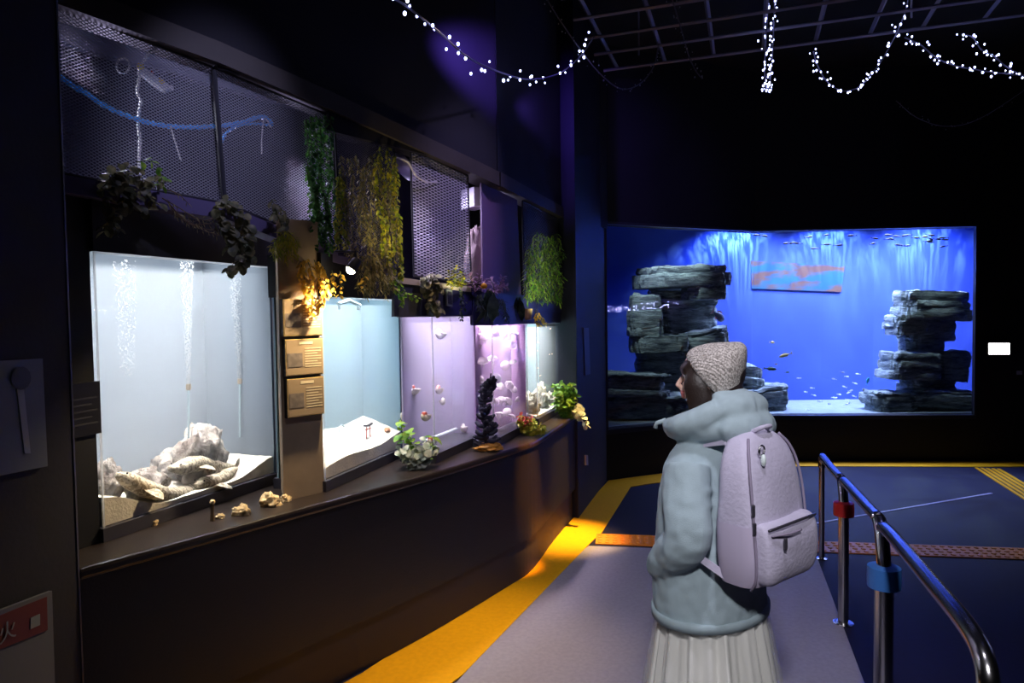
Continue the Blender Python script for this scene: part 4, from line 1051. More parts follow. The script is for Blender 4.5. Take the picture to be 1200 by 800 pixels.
# ------------------------------------------------------------------ plants
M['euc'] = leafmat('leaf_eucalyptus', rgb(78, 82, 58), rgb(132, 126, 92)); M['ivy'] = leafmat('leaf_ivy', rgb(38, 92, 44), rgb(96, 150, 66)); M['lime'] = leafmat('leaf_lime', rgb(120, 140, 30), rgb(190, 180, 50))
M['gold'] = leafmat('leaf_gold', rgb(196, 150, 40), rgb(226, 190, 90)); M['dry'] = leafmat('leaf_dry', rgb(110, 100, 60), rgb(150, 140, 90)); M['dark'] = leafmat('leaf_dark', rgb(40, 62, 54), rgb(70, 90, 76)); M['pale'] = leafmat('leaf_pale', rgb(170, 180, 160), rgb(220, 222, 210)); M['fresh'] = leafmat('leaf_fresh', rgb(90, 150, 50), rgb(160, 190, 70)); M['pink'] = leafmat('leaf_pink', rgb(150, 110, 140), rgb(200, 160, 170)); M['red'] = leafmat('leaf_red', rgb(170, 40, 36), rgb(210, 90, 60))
M['stem'] = mat('stem_brown', rgb(96, 76, 50), .8); M['stemg'] = mat('stem_green', rgb(86, 96, 50), .7)
def plant(name, label, stems, m, kind='oval', L=.03, W=.02, step=.014, stem_m=None, sr=.002, spread=1.0, cat='plant', droop=.35, group=None, jitter=.004, smooth=4, mirror=True):
    "stems: world polylines with leaves all along them"
    allp = [p for s in stems for p in s]; base = Vector((sum(p.x for p in allp)/len(allp), sum(p.y for p in allp)/len(allp), min(p.z for p in allp)))
    r = thing(name, base, label, cat, group); ms, ml = MB(), MB()
    for s in stems:
        pts = spline(s, smooth) if len(s) > 2 else [Vector(p) for p in s]; ms.tube(pts, [sr*(1-.6*i/len(pts)) for i in range(len(pts))], 5)
        acc = R.random()*step
        for i in range(len(pts)-1):
            a, b = pts[i], pts[i+1]; seg = (b-a).length; d = (b-a).normalized() if seg > 1e-6 else Vector((0, 0, -1)); x, y = frame(d)
            while acc < seg:
                p = a.lerp(b, acc/seg); th0 = R.random()*2*PI
                for th in ((th0, th0+PI) if mirror else (th0,)):
                    o = x*math.cos(th)+y*math.sin(th); dd = (o*spread+d*.55+Vector((0, 0, -droop))+Vector((R.uniform(-.3, .3), R.uniform(-.3, .3), R.uniform(-.3, .3)))).normalized()
                    k = R.uniform(.65, 1.15); ml.leaf(p+o*sr+Vector((R.uniform(-1, 1), R.uniform(-1, 1), R.uniform(-1, 1)))*jitter, dd, (R.uniform(-.6, .6), R.uniform(-.6, .6)-.4, 1), L*k, W*k, kind, R.uniform(.1, .5))
                acc += step*R.uniform(.7, 1.3)
            acc -= seg
    ms.build('stem', stem_m or M['stemg'], r, smooth=True); ml.build('leaves', m, r, smooth=True); return r
def om(pts, out): return [onmesh(x, y, out) for x, y in pts]
def hang(px, py, out, ln, n, wdt, fan=.5, zig=.02):
    "n stems rooted near one point and hanging down"
    st = []
    for i in range(n):
        p = onmesh(px+R.uniform(-wdt, wdt), py+R.uniform(-2, 2), out+R.uniform(-.02, .02)); l = ln*R.uniform(.55, 1.1); q = [p]
        dx = R.uniform(-fan, fan); o = Vector((nN.x, nN.y, 0))*R.uniform(0, .03)
        for k in range(1, 5): q.append(p+Vector((nd.x*dx*l*.3*k/4+R.uniform(-zig, zig)*.5, nd.y*dx*l*.3*k/4+R.uniform(-zig, zig)*.5, -l*k/4))+o*(k/4))
        st.append(q)
    return st
OUT = .07
# row along the first tray
plant('eucalyptus_garland', 'grey-green eucalyptus garland trailing over the tray above the left of the rock tank', 
      [om(p, OUT) for p in (((118, 226), (126, 212), (140, 200), (158, 196)), ((130, 205), (150, 206), (172, 212), (192, 214)), ((124, 230), (130, 246), (126, 262), (122, 274)), ((150, 232), (140, 250), (132, 262), (140, 270)), ((140, 215), (146, 228), (160, 240), (172, 246)), ((165, 222), (178, 236), (190, 240)), ((116, 222), (128, 218), (140, 226)), ((128, 208), (136, 216), (150, 222), (160, 232)))], M['euc'], 'round', .034, .028, .016)
plant('leafy_sprig', 'bright lime sprig arching out of the left garland', [om(p, OUT+.03) for p in (((160, 190), (174, 188), (186, 196), (190, 212)), ((188, 204), (194, 210), (190, 218)))], M['fresh'], 'oval', .03, .022, .03)
plant('eucalyptus_branch', 'drooping branch of round dull leaves above the right of the rock tank',
      [om(p, OUT) for p in (((262, 232), (256, 244), (262, 258), (270, 268)), ((268, 240), (280, 256), (286, 272), (290, 290), (286, 306)), ((264, 262), (270, 280), (268, 292)), ((274, 272), (284, 286), (292, 300), (280, 318)), ((252, 262), (264, 266), (278, 276)), ((276, 244), (288, 258), (292, 270)), ((285, 300), (276, 312), (268, 318)), ((258, 240), (270, 236), (280, 246)))], M['euc'], 'round', .038, .034, .018)
plant('bare_twig', 'tangle of bare brown twigs between the two garlands over the rock tank', [om(p, OUT) for p in (((196, 236), (215, 256), (240, 268), (262, 270)), ((200, 244), (222, 262), (248, 262)), ((205, 252), (230, 266), (256, 276)), ((190, 232), (214, 246), (236, 262)), ((222, 252), (240, 258), (258, 254)), ((196, 222), (210, 228), (222, 240)))], M['dry'], 'lance', .022, .004, .02, M['stem'], .0025)
plant('leafy_sprig', 'small grey-green sprig hanging at the top of the brown pillar', [om(p, OUT) for p in (((318, 234), (324, 244), (320, 256)), ((326, 240), (334, 252), (336, 266)), ((322, 250), (332, 262), (330, 274)))], M['euc'], 'oval', .03, .022, .014)
plant('fern', 'bushy yellow-green fern at the top of the brown pillar', [om(p, OUT) for p in (((334, 270), (328, 284), (320, 300)), ((334, 270), (336, 286), (334, 306)), ((334, 270), (342, 284), (348, 300)), ((332, 272), (322, 284), (318, 294)), ((336, 270), (346, 280), (350, 290)), ((334, 274), (330, 290), (326, 304)), ((335, 274), (341, 290), (342, 304)))], M['lime'], 'blade', .03, .006, .006, sr=.0015)
# ivy curtain in front of the second panel
plant('ivy', 'green ivy curtain hanging at the right end of the second mesh panel',
      [[onmesh(x+R.uniform(-3, 3)+dx*k/5, y0+(y1-y0)*k/5, .03+R.uniform(-.015, .02)) for k in range(6)] for x, dx, y0, y1 in ((358, 10, 140, 270), (363, 8, 136, 292), (369, 8, 134, 288), (374, 10, 136, 296), (380, 8, 134, 292), (386, 8, 136, 280), (366, 14, 180, 296), (376, 14, 200, 290), (360, 14, 190, 285))], M['ivy'], 'oval', .022, .017, .012)
plant('creeper', 'dense olive creeper covering the third mesh panel',
      [[onmesh(x+R.uniform(-3, 3)+dx*k/5, y0+(y1-y0)*k/5, .035+R.uniform(-.02, .03)) for k in range(6)] for x, dx, y0, y1 in [(400+i*4.6, 6, 196-R.uniform(0, 16), 300+R.uniform(-8, 16)) for i in range(14)]], M['dry'], 'lance', .024, .009, .010)
plant('creeper', 'yellow-lit creeper strand trailing down the left edge of the third mesh panel', [[onmesh(x+R.uniform(-3, 3), y0+(y1-y0)*k/5, .05) for k in range(6)] for x, y0, y1 in ((396, 200, 290), (400, 206, 286), (404, 210, 292))], M['lime'], 'oval', .022, .016, .012)
plant('creeper', 'tall bright yellow creeper column at the right edge of the third mesh panel', [[onmesh(x+R.uniform(-2, 2)+dx*k/6, y0+(y1-y0)*k/6, .05+R.uniform(-.02, .02)) for k in range(7)] for x, dx, y0, y1 in ((440, 10, 178, 300), (446, 10, 172, 310), (454, 10, 172, 320), (460, 10, 180, 324), (464, 7, 196, 326))], M['lime'], 'oval', .022, .016, .010)
# gold leaves and ferns by the spotlight
plant('hanging_succulent', 'golden-lit leafy stems hanging in front of the brown pillar, left of the spotlight', [om(p, .09) for p in (((352, 306), (356, 322), (358, 340), (362, 362)), ((360, 304), (366, 322), (364, 342), (366, 372)), ((368, 304), (374, 320), (378, 340), (376, 356)), ((374, 306), (380, 322), (384, 336), (382, 350)), ((356, 304), (352, 316), (350, 328)), ((372, 316), (376, 332), (380, 348), (374, 362)))], M['gold'], 'oval', .026, .016, .012)
plant('string_of_leaves', 'short golden string of leaves hanging left of the spotlight, next to the pillar leaves', [om(((389, 316), (391, 330), (390, 346)), .09)], M['gold'], 'oval', .024, .016, .016, spread=1.4)
plant('string_of_leaves', 'short golden string of leaves hanging closest to the spotlight on its left', [om(((399, 318), (400, 332), (398, 346)), .09)], M['gold'], 'oval', .024, .016, .016, spread=1.4)
plant('string_of_leaves', 'single golden string of leaves just right of the spotlight', [om(p, .09) for p in (((427, 322), (426, 330), (423, 340)),)], M['gold'], 'oval', .024, .016, .014, spread=1.4)
plant('fern', 'large drooping grey-green fern right of the spotlight', hang(432, 300, .06, .19, 12, 12, 1.2)+hang(450, 306, .06, .17, 9, 10, .9), M['dry'], 'blade', .032, .005, .008, sr=.0016)
plant('leafy_sprig', 'small fresh-leaved trailing sprig over the right end of the red gate tank', [om(p, .08) for p in (((458, 330), (466, 342), (474, 350)), ((464, 340), (472, 352), (470, 358)), ((462, 326), (476, 344), (492, 350)))], M['fresh'], 'oval', .022, .016, .016)
plant('succulent', 'round-leaved grey succulent trailing over the left of the lilac tank', [om(p, .08) for p in (((500, 330), (504, 342), (502, 354), (506, 366)), ((504, 328), (510, 342), (510, 356), (514, 368)), ((498, 326), (498, 336), (502, 346)), ((506, 328), (514, 334), (516, 342)), ((508, 350), (512, 362), (516, 362)))], M['euc'], 'round', .036, .03, .020)
plant('succulent_rosette', 'cream rosette on top of the trailing succulent over the lilac tank', [om(p, .08) for p in (((502, 328), (498, 324)), ((504, 328), (505, 321)), ((506, 328), (510, 324)), ((503, 330), (496, 330)))], M['pale'], 'round', .034, .026, .008)
plant('bush', 'small bright yellow bush on the tray over the lilac tank', [om(p, .06) for p in (((535, 336), (535, 324), (535, 312)), ((534, 336), (530, 326), (529, 318)), ((536, 336), (540, 326), (542, 319)), ((533, 336), (527, 332), (526, 326)), ((537, 336), (543, 332), (545, 326)))], M['lime'], 'oval', .022, .014, .008, droop=0)
plant('trailing_vine', 'thin dark vine hanging below the yellow bush', [om(p, .08) for p in (((538, 338), (541, 352), (540, 366), (541, 376)), ((541, 340), (543, 352), (545, 362)))], M['dark'], 'oval', .018, .012, .014)
plant('flower_clump', 'pinkish dried flower clump above the jellyfish tank', [om(p, .05) for p in (((556, 342), (553, 330), (548, 322)), ((558, 342), (560, 332), (562, 322)), ((580, 344), (578, 334), (574, 326)), ((582, 344), (586, 332), (590, 324)), ((578, 344), (584, 338), (594, 336)), ((572, 344), (568, 334), (568, 328)))], M['pink'], 'lance', .034, .012, .010, droop=0)
plant('large_leaf_plant', 'big dark drooping leaves over the jellyfish tank', [om(p, .09) for p in (((573, 338), (572, 344)), ((573, 338), (570, 345)), ((573, 338), (579, 346)))], M['dark'], 'oval', .16, .07, .02, droop=2.2, spread=.25, mirror=False)
plant('large_leaf_plant', 'slim dark drooping leaf left of the last small tank', [om(p, .09) for p in (((609, 348), (610, 353)), ((606, 348), (606, 353)))], M['dark'], 'oval', .13, .045, .02, droop=2.2, spread=.2, mirror=False)
plant('dark_fern', 'dark feathery fern beside the big drooping leaves', hang(588, 350, .08, .12, 7, 5, .8)+hang(562, 346, .08, .11, 5, 4, .8), M['dark'], 'blade', .026, .005, .008, sr=.0015)
p = onmesh(567, 335, .07); mb = MB(); mb.ball(p, (.020, .020, .018), 12, 8); tag(mb.build('yellow_flower', mat('flower_yellow', rgb(240, 170, 20), .6), smooth=True), 'round orange-yellow flower above the jellyfish tank', 'flower')
plant('grass_curtain', 'bright green grassy curtain in front of the farthest mesh panel', [[onmesh(x+R.uniform(-2, 2), y0+(y1-y0)*k/4, .05+R.uniform(-.03, .03)) for k in range(5)] for x, y0, y1 in [(617+i*2.7, 292-R.uniform(0, 30)+abs(i-7)*1.2, 353+R.uniform(-6, 3)) for i in range(16)]], M['fresh'], 'blade', .05, .010, .020, sr=.0015)
p = onmesh(619, 366, .06); r = thing('small_pot', p-Vector((0, 0, .05)), 'tiny tan pot with a yellow plant above the farthest small tank', 'pot')
mb = MB(); mb.lathe(p-Vector((0, 0, .05)), [(.022, 0), (.03, .07), (.032, .075)], 14); mb.build('pot', mat('pot_tan', rgb(196, 164, 120), .7), r, smooth=True, angle=.6)
plant('trailing_vine', 'short yellow vine trailing over the top of the farthest small tank', [om(p, .09) for p in (((632, 368), (634, 374), (640, 380)), ((630, 366), (628, 374), (632, 381)))], M['gold'], 'oval', .024, .015, .012)
# plants standing on the ledge
def lg(px, py): return gnd(px, py, .86)
def up(p, dx, dy, z): return Vector((p.x+dx, p.y+dy, .862+z))
p = lg(489, 549)
plant('leafy_plant', 'pale-leaved potted-looking plant on the ledge between the red gate tank and the lilac tank', [[up(p, 0, 0, 0), up(p, R.uniform(-.05, .05), R.uniform(-.04, .03), .06), up(p, R.uniform(-.10, .10), R.uniform(-.06, .04), R.uniform(.05, .14))] for i in range(17)], M['pale'], 'round', .036, .034, .016)
plant('leafy_plant', 'fresh green stems rising behind the pale ledge plant', [[up(p, -.05, .02, .02), up(p, -.075, .02, .16), up(p, -.085, .02, .27)], [up(p, -.04, .02, .02), up(p, -.03, .02, .12), up(p, -.05, .02, .20)], [up(p, .05, .03, .02), up(p, .07, .03, .10), up(p, .085, .03, .17)]], M['fresh'], 'round', .05, .045, .03)
p = lg(571, 528)
r = thing('dark_coral', p, 'dark branching coral ornament with a golden foot, standing on the ledge before the jellyfish tank', 'ornament')
M['coral'] = mat('coral_dark', rgb(44, 42, 66), .55); M['goldfoot'] = mat('coral_foot', rgb(190, 130, 50), .5, bump=.4, bscale=60)
mb = rock_mesh((0, 0, 0), (.075, .05, .03), 61, rough=.35); mb.v = [v+p+Vector((.01, 0, .018)) for v in mb.v]; mb.build('foot', M['goldfoot'], r, smooth=True)
mb = MB(); trunk = [up(p, 0, 0, .01), up(p, -.01, 0, .12), up(p, -.015, 0, .24), up(p, .0, 0, .33), up(p, .02, 0, .40), up(p, .03, .0, .46)]; tr = spline(trunk, 5); mb.tube(tr, [.016*(1-.8*i/len(tr)) for i in range(len(tr))], 8); mb.build('trunk', M['coral'], r, smooth=True)
for i in range(84):
    t = R.uniform(.04, .86); q = tr[int(t*(len(tr)-1))]; th = R.random()*2*PI; l = R.uniform(.04, .085)*(1.15-t*.75); o = Vector((math.cos(th), math.sin(th), 0))
    mb = MB(); mb.tube(spline([q, q+o*l*.6+Vector((0, 0, .004)), q+o*l+Vector((0, 0, R.uniform(.01, .035)))], 3), [.014, .014, .014, .013, .012, .011, .008], 6); mb.build('branch', M['coral'], r, smooth=True)
p = lg(622, 509)
plant('succulent', 'red and yellow-green succulents lit on the ledge before the farthest small tank', [[up(p, 0, 0, 0), up(p, R.uniform(-.05, .05), R.uniform(-.05, .05), .04), up(p, R.uniform(-.09, .09), R.uniform(-.06, .05), R.uniform(.02, .12))] for i in range(13)], M['lime'], 'round', .04, .034, .014)
plant('succulent', 'small red succulent among the yellow-green ones on the ledge', [[up(p, -.02, -.02, .02), up(p, R.uniform(-.07, .0), -.03, .09), up(p, R.uniform(-.09, .02), -.03, .13)] for i in range(4)], M['red'], 'oval', .03, .022, .014)
p = lg(667, 489)
plant('foliage_plant', 'green leafy plant at the far end of the ledge', [[up(p, 0, 0, 0), up(p, R.uniform(-.10, .03), R.uniform(-.06, .06), .12), up(p, R.uniform(-.14, .06), R.uniform(-.08, .08), R.uniform(.08, .28))] for i in range(22)], M['fresh'], 'oval', .05, .03, .018)
plant('trailing_vine', 'pale round-leaved vine hanging over the far end of the ledge', [[up(p, .02, -.02, .06), up(p, .06, -.06, .04), up(p, .10, -.10, .0), up(p, .125, -.13, -.06)], [up(p, .03, .0, .10), up(p, .08, -.04, .08), up(p, .115, -.08, .03)]], M['pale'], 'round', .045, .042, .03)
# shells and bits of driftwood along the near ledge
M['shell'] = mat('shell_sand', rgb(220, 190, 140), .8, bump=.4, bscale=70)
for i, (px, py, s, lab) in enumerate(((283, 603, .024, 'largest sandy shell on the ledge below the rock tank'), (318, 592, .030, 'peaked sandy shell on the ledge near the brown pillar'), (335, 587, .018, 'low sandy shell at the foot of the brown pillar'), (258, 607, .012, 'small pinkish shell on the ledge below the rock tank'), (180, 615, .014, 'tiny reddish shell in the shadow under the rock tank'))):
    p = lg(px, py); rock('shell', (p.x, p.y, .857), (s*1.3, s, s*1.1), 70+i, M['shell'], lab, 'shell', rough=.5)
p = lg(249, 610); r = thing('driftwood_post', p, 'little upright wooden stick standing on the ledge under the rock tank', 'ornament')
mb = MB(); mb.tube([p, p+Vector((0, 0, .03)), p+Vector((.002, 0, .07))], [.010, .007, .008], 8); mb.build('post', M['stem'], r); mb = MB(); mb.ball(p+Vector((.002, 0, .075)), .011, 10, 8); mb.build('knob', M['shell'], r, smooth=True)
# spotlight
p = onmesh(411, 316, .17); aim = Vector((-1.0, 2.96, 1.44)); d = (aim-p).normalized()
r = thing('spotlight', p, 'small warm spotlight shining on the brown pillar from beside the hanging plants', 'lamp')
mb = MB(); mb.lathe(p-d*.06, [(.018, 0), (.024, .02), (.026, .055), (.026, .06), (.021, .06), (.018, .045)], 18, axis=d); mb.build('housing', M['panel_post'], r, smooth=True, angle=.6)
hd = Vector((nN.x, nN.y, 0))
mb = MB(); mb.ball(p-d*.004, .0235, 16, 10); mb.build('bulb', emitmat('bulb_warm', (1, .82, .5, 1), 40), r, smooth=True)
mb = MB(); mb.tube([p-d*.04, p-d*.04+Vector((0, 0, .05)), p-d*.05-hd*.15+Vector((0, 0, .055))], .006, 6); mb.build('bracket', M['panel_post'], r)
spot('pillar_spot', p+d*.03, aim, 62, (1, .76, .46), 1.42, .8, .02)
# ------------------------------------------------------------------ handrail
dirr = Vector((2.06-1.05, 4.53-1.5, 0)); 
def rp(Y, z): return Vector((2.06+(Y-4.53)*.333, Y, z))
r = thing('handrail', rp(3.0, 0), 'blue-gleaming steel handrail on posts, at the right of the walkway', 'handrail')
def post(Y, zt, rad, name='post'):
    mb = MB(); p = rp(Y, 0); mb.tube([p, p+Vector((0, 0, zt))], rad, 16); mb.lathe(p, [(rad*2, 0), (rad*2, .006), (rad, .010)], 20); return mb.build(name, M['steel'], r, smooth=True, angle=.6)
post(4.53, .655, .018)
post(3.574, .60, .026); post(2.57, .655, .034)
# goosenecks
def neck(Y, z0, pts, rad):
    mb = MB(); mb.tube(spline([rp(Y, z0)]+[rp(y, z) for y, z in pts], 6), rad, 14); return mb.build('gooseneck', M['steel'], r, smooth=True)
neck(3.574, .58, ((3.574, .64), (3.60, .70), (3.63, .735), (3.66, .755)), .024)
neck(2.57, .63, ((2.575, .70), (2.60, .76), (2.63, .81), (2.67, .835)), .026)
for pts in (((4.53, .62), (4.53, .665), (4.51, .692), (4.46, .70), (4.2, .715), (3.9, .735), (3.66, .757)), ((3.60, .752), (3.54, .767), (3.2, .795), (2.9, .818), (2.67, .838)), ((2.60, .825), (2.50, .842), (2.2, .862), (1.9, .88), (1.66, .893), (1.54, .885), (1.49, .85), (1.485, .78), (1.485, .5), (1.485, 0))):
    mb = MB(); mb.tube(spline([rp(y, z) for y, z in pts], 6), .0235, 16); mb.build('rail', M['steel'], r, smooth=True)
def collar(Y, z0, z1, rad, m):
    mb = MB(); mb.lathe(rp(Y, z0), [(rad*.6, 0), (rad, .006), (rad*1.03, (z1-z0)*.5), (rad, z1-z0-.006), (rad*.6, z1-z0)], 24); o = mb.build('collar', m, r, smooth=True, angle=.7); return o
o = collar(3.574, .575, .655, .050, mat('collar_red', rgb(178, 34, 34), .35)); o['label'] = 'red padded collar'
o = collar(2.57, .60, .69, .058, mat('collar_blue', rgb(60, 116, 190), .35)); o['label'] = 'blue padded collar'

# ------------------------------------------------------------------ string lights
M['led'] = emitmat('led_white', (.45, .5, 1, 1), 9); M['ledoff'] = mat('led_off', rgb(190, 190, 204), .3); M['cord'] = mat('led_cord', rgb(110, 108, 128), .6)
led_mesh = {}
def led(m):
    if m.name not in led_mesh:
        mb = MB(); mb.ball((0, 0, 0), .0066, 8, 6); o = mb.build('bulb', m, None, world=False, smooth=True); led_mesh[m.name] = o.data; bpy.data.objects.remove(o)
    return led_mesh[m.name]
def lights(label, pts, n, lit=True, sp=.04, start=0.0, s=1.0, cordr=.005, m=None):
    sl = spline(pts, 10); mid = sl[len(sl)//2]; r = thing('string_lights', mid, label, 'string lights')
    mb = MB(); mb.tube(sl, cordr, 5); mb.build('cord', M['cord'], r)
    m = m or (M['led'] if lit else M['ledoff'])
    for i in range(n):
        t = start+(1-start)*(i+R.random())/n; k = t*(len(sl)-1); j = min(int(k), len(sl)-2); p = sl[j].lerp(sl[j+1], k-j)
        o = bpy.data.objects.new('bulb', led(m)); COL.objects.link(o); o.parent = r
        o.location = p+Vector((R.gauss(0, sp), R.gauss(0, sp), R.gauss(0, sp*.7)))-mid; q = s*R.uniform(.6, 1.15); o.scale = (q, q, q*1.3)
    return r
def A3(l): return [at(x, y, d) for x, y, d in l]
lights('lit white string lights swagging from the top centre-left of the ceiling', A3([(455, -6, 2.9), (480, 10, 3.0), (515, 38, 3.2), (550, 68, 3.5), (590, 86, 3.9), (622, 93, 4.3), (655, 86, 4.6), (680, 66, 4.8), (697, 42, 5.0)]), 44, sp=.025, s=1.15)
lights('unlit grey string hanging across the lit swag left of centre', A3([(638, -6, 4.7), (655, 22, 4.7), (680, 58, 4.8), (705, 88, 4.9), (728, 104, 5.0), (750, 98, 5.1), (766, 78, 5.2), (772, 52, 5.3)]), 40, False, .02, s=.7)
lights('unlit grey string dangling from the ceiling lattice, ending in the air', A3([(786, -6, 5.0), (794, 20, 5.0), (802, 48, 5.0), (808, 68, 5.0), (816, 84, 5.0), (823, 92, 5.0)]), 34, False, .022, s=.7)
lights('tight bright loop of lit string lights hanging straight down from the lattice', A3([(908, -6, 5.3), (907, 20, 5.3), (906, 50, 5.3), (904, 80, 5.3), (901, 104, 5.3), (898, 104, 5.32), (896, 80, 5.3), (898, 40, 5.3), (899, -6, 5.3)]), 84, True, .022, s=1.0)
lights('lit string lights in a deep swag right of the bright loop', A3([(953, 60, 5.4), (958, 76, 5.4), (968, 94, 5.4), (985, 106, 5.4), (1005, 103, 5.4), (1022, 86, 5.4), (1036, 66, 5.4), (1050, 40, 5.4), (1060, 16, 5.4), (1066, -8, 5.4)]), 58, True, .026, s=1.05)
lights('lit string lights sagging in the upper right corner', A3([(1060, 44, 5.2), (1078, 52, 5.2), (1095, 66, 5.2), (1115, 76, 5.2), (1145, 82, 5.2), (1175, 86, 5.2), (1215, 90, 5.2)]), 40, True, .022, s=1.05)
lights('short lit string lights running into the right edge above the sagging one', A3([(1127, 40, 5.1), (1140, 44, 5.1), (1150, 58, 5.1), (1165, 66, 5.1), (1182, 80, 5.1), (1215, 96, 5.1)]), 24, True, .024, s=1.05)
lights('faint unlit string low under the ceiling at the far right', A3([(1050, 118, 6.2), (1075, 138, 6.2), (1110, 148, 6.2), (1150, 138, 6.2), (1215, 96, 6.2)]), 26, False, .015, s=.5, cordr=.003)
# row of lights on the right-hand wall, seen mirrored in the left tank window
lights('lit string lights along the right wall, mirrored in the tank window', [Vector((6.24, y, 1.79+.03*math.sin(y*3))) for y in (3.3, 3.7, 4.0, 4.3, 4.6, 4.98)], 100, True, .05, s=1.2, m=emitmat('led_blue', (.42, .45, 1, 1), 90))

# ------------------------------------------------------------------ the person
PC = Vector((.655, 2.20, 0)); f = Vector((-.62, .78, 0)).normalized(); rt = Vector((f.y, -f.x, 0)); lf = -rt; UP = Vector((0, 0, 1))
def B(r_, f_, z): return PC+rt*r_+f*f_+UP*z           # body frame: right, forward, up
h = Vector((-.90, .44, 0)).normalized(); hl = Vector((-h.y, h.x, 0)); HC = Vector((.642, 2.205, 1.452))
if hl.y > 0: hl = -hl
def H(f_, l_, z): return HC+h*f_+hl*l_+UP*z           # head frame: forward, left (towards the camera), up
M['skin'] = mat('skin', rgb(232, 190, 170), .55); M['jacket'] = mat('jacket_fleece', rgb(172, 190, 196), .95, noise=.1, nscale=20, bump=.25, bscale=420); M['lip'] = mat('lips', rgb(196, 110, 104), .5)
M['hair'] = mat('hair', rgb(44, 32, 28), .42, bump=.12, bscale=160); M['tulle'] = mat('tulle', rgb(236, 234, 226), .8); M['bag'] = mat('bag_cloth', rgb(204, 196, 218), .7, noise=.06, nscale=20, bump=.15, bscale=90); M['bagd'] = mat('bag_dark', rgb(150, 138, 160), .7); M['zip'] = mat('zip', rgb(70, 66, 76), .4, .4)
person = thing('person', PC, 'woman in a knitted beanie and pale blue hooded jacket with hands in pockets', 'person')
def ell(a, b, z, rc=0, fc=0, n=32, e=1.0, axis=None):
    out = []
    for i in range(n):
        q = 2*PI*i/n; c, s_ = math.cos(q), math.sin(q)
        out.append(B(rc+math.copysign(abs(c)**e, c)*a, fc+math.copysign(abs(s_)**e, s_)*b, z))
    return out
# body: one surface grown over overlapping limbs, trunk, neck, head, hands
mb = MB()
mb.loft([ell(.12, .085, .72), ell(.15, .10, .80), ell(.125, .085, .98), ell(.14, .09, 1.10), ell(.135, .08, 1.17), ell(.08, .06, 1.235), ell(.05, .05, 1.29)])
mb.tube([B(0, .0, 1.26), B(0, .01, 1.32), HC+h*-.012-UP*.05], [.056, .050, .052], 16)
Mh = Matrix((h, hl, UP)).transposed()
mb.ball(HC+UP*.022-h*.004, (.092, .074, .088), 24, 18, Mh); mb.ball(H(.022, 0, -.042), (.060, .054, .058), 18, 14, Mh); mb.ball(H(.045, 0, -.083), (.028, .030, .022), 14, 10, Mh)
mb.tube([H(.080, 0, .012), H(.098, 0, -.014), H(.108, 0, -.028), H(.088, 0, -.038)], [.007, .009, .011, .008], 10)
mb.ball(H(.087, 0, -.052), (.012, .022, .007), 12, 8, Mh); mb.ball(H(.084, 0, -.065), (.012, .019, .008), 12, 8, Mh); mb.ball(H(.078, 0, .024), (.016, .05, .010), 12, 8, Mh)
for sg in (-1, 1):
    mb.ball(H(.062, sg*.033, -.025), (.024, .024, .022), 12, 8, Mh)
    mb.ball(H(-.004, sg*.075, -.008), (.020, .008, .032), 12, 8, Mh)
    mb.tube([B(sg*.075, 0, .80), B(sg*.075, .01, .46), B(sg*.07, -.01, .26), B(sg*.07, -.02, .09)], [.078, .052, .050, .036], 14)
    mb.loft([[B(sg*.07+math.cos(q)*w, y+0, .045+math.sin(q)*hh) for q in [2*PI*k/14 for k in range(14)]] for y, w, hh in ((-.07, .022, .025), (-.05, .032, .04), (0, .035, .042), (.07, .042, .032), (.12, .036, .02), (.14, .018, .012))])
    S_ = B(sg*.135, 0, 1.165); E_ = B(sg*.195, -.045, .985); W_r = B(sg*.140, .02, .90)
    mb.tube([S_, S_.lerp(E_, .5), E_, E_.lerp(W_r, .5), W_r], [.050, .042, .036, .034, .025], 12)
    pd_ = (W_r-E_).normalized(); tip = W_r+pd_*.075; sd = rt*-sg
    mb.loft([[W_r+pd_*t+UP*(math.cos(q)*w)+rt*(math.sin(q)*.013) for q in [2*PI*k/12 for k in range(12)]] for t, w in ((-.005, .022), (.03, .034), (.075, .036), (.085, .030))])
    for k, (l_, off) in enumerate(((.058, .027), (.066, .009), (.062, -.009), (.048, -.026))):
        b0 = W_r+pd_*.072+UP*off; dn = -UP
        mb.tube([b0, b0+pd_*l_*.45+sd*.006, b0+pd_*l_*.8+sd*.016, b0+pd_*l_+sd*.026], [.0088, .0084, .008, .0065], 8)
    t0 = W_r+pd_*.02+UP*.028; mb.tube([t0, t0+pd_*.022+UP*.016+sd*.010, t0+pd_*.045+UP*.016+sd*.022], [.011, .010, .0075], 8)
bm_ = remeshed(mb, .006, 3)
for i, fc in enumerate(bm_.f):
    c = sum((bm_.v[k] for k in fc), Vector())/len(fc); q = c-HC; a_, b_, z_ = q.dot(h), q.dot(hl), q.z
    bm_.m[i] = 1 if (a_ > .082 and abs(b_) < .022 and -.074 < z_ < -.046) else 0
body = bm_.build('body', [M['skin'], M['lip']], person, smooth=True)
for sg in (-1, 1):
    mb = MB(); mb.ball(H(.066, sg*.031, .004), (.016, .015, .011), 14, 10, Mh); ey = mb.build('eye', mat('eye_white', rgb(236, 232, 228), .3), person, smooth=True)
    mb = MB(); mb.ball(H(.0795, sg*.031, .003), (.0045, .0075, .0075), 12, 8, Mh); mb.build('iris', M['eye'], ey, smooth=True)
    mb = MB(); mb.tube([H(.084, sg*.014, .024), H(.084, sg*.03, .030), H(.072, sg*.05, .026)], [.003, .0035, .002], 6); mb.build('eyebrow', M['hair'], person, smooth=True)
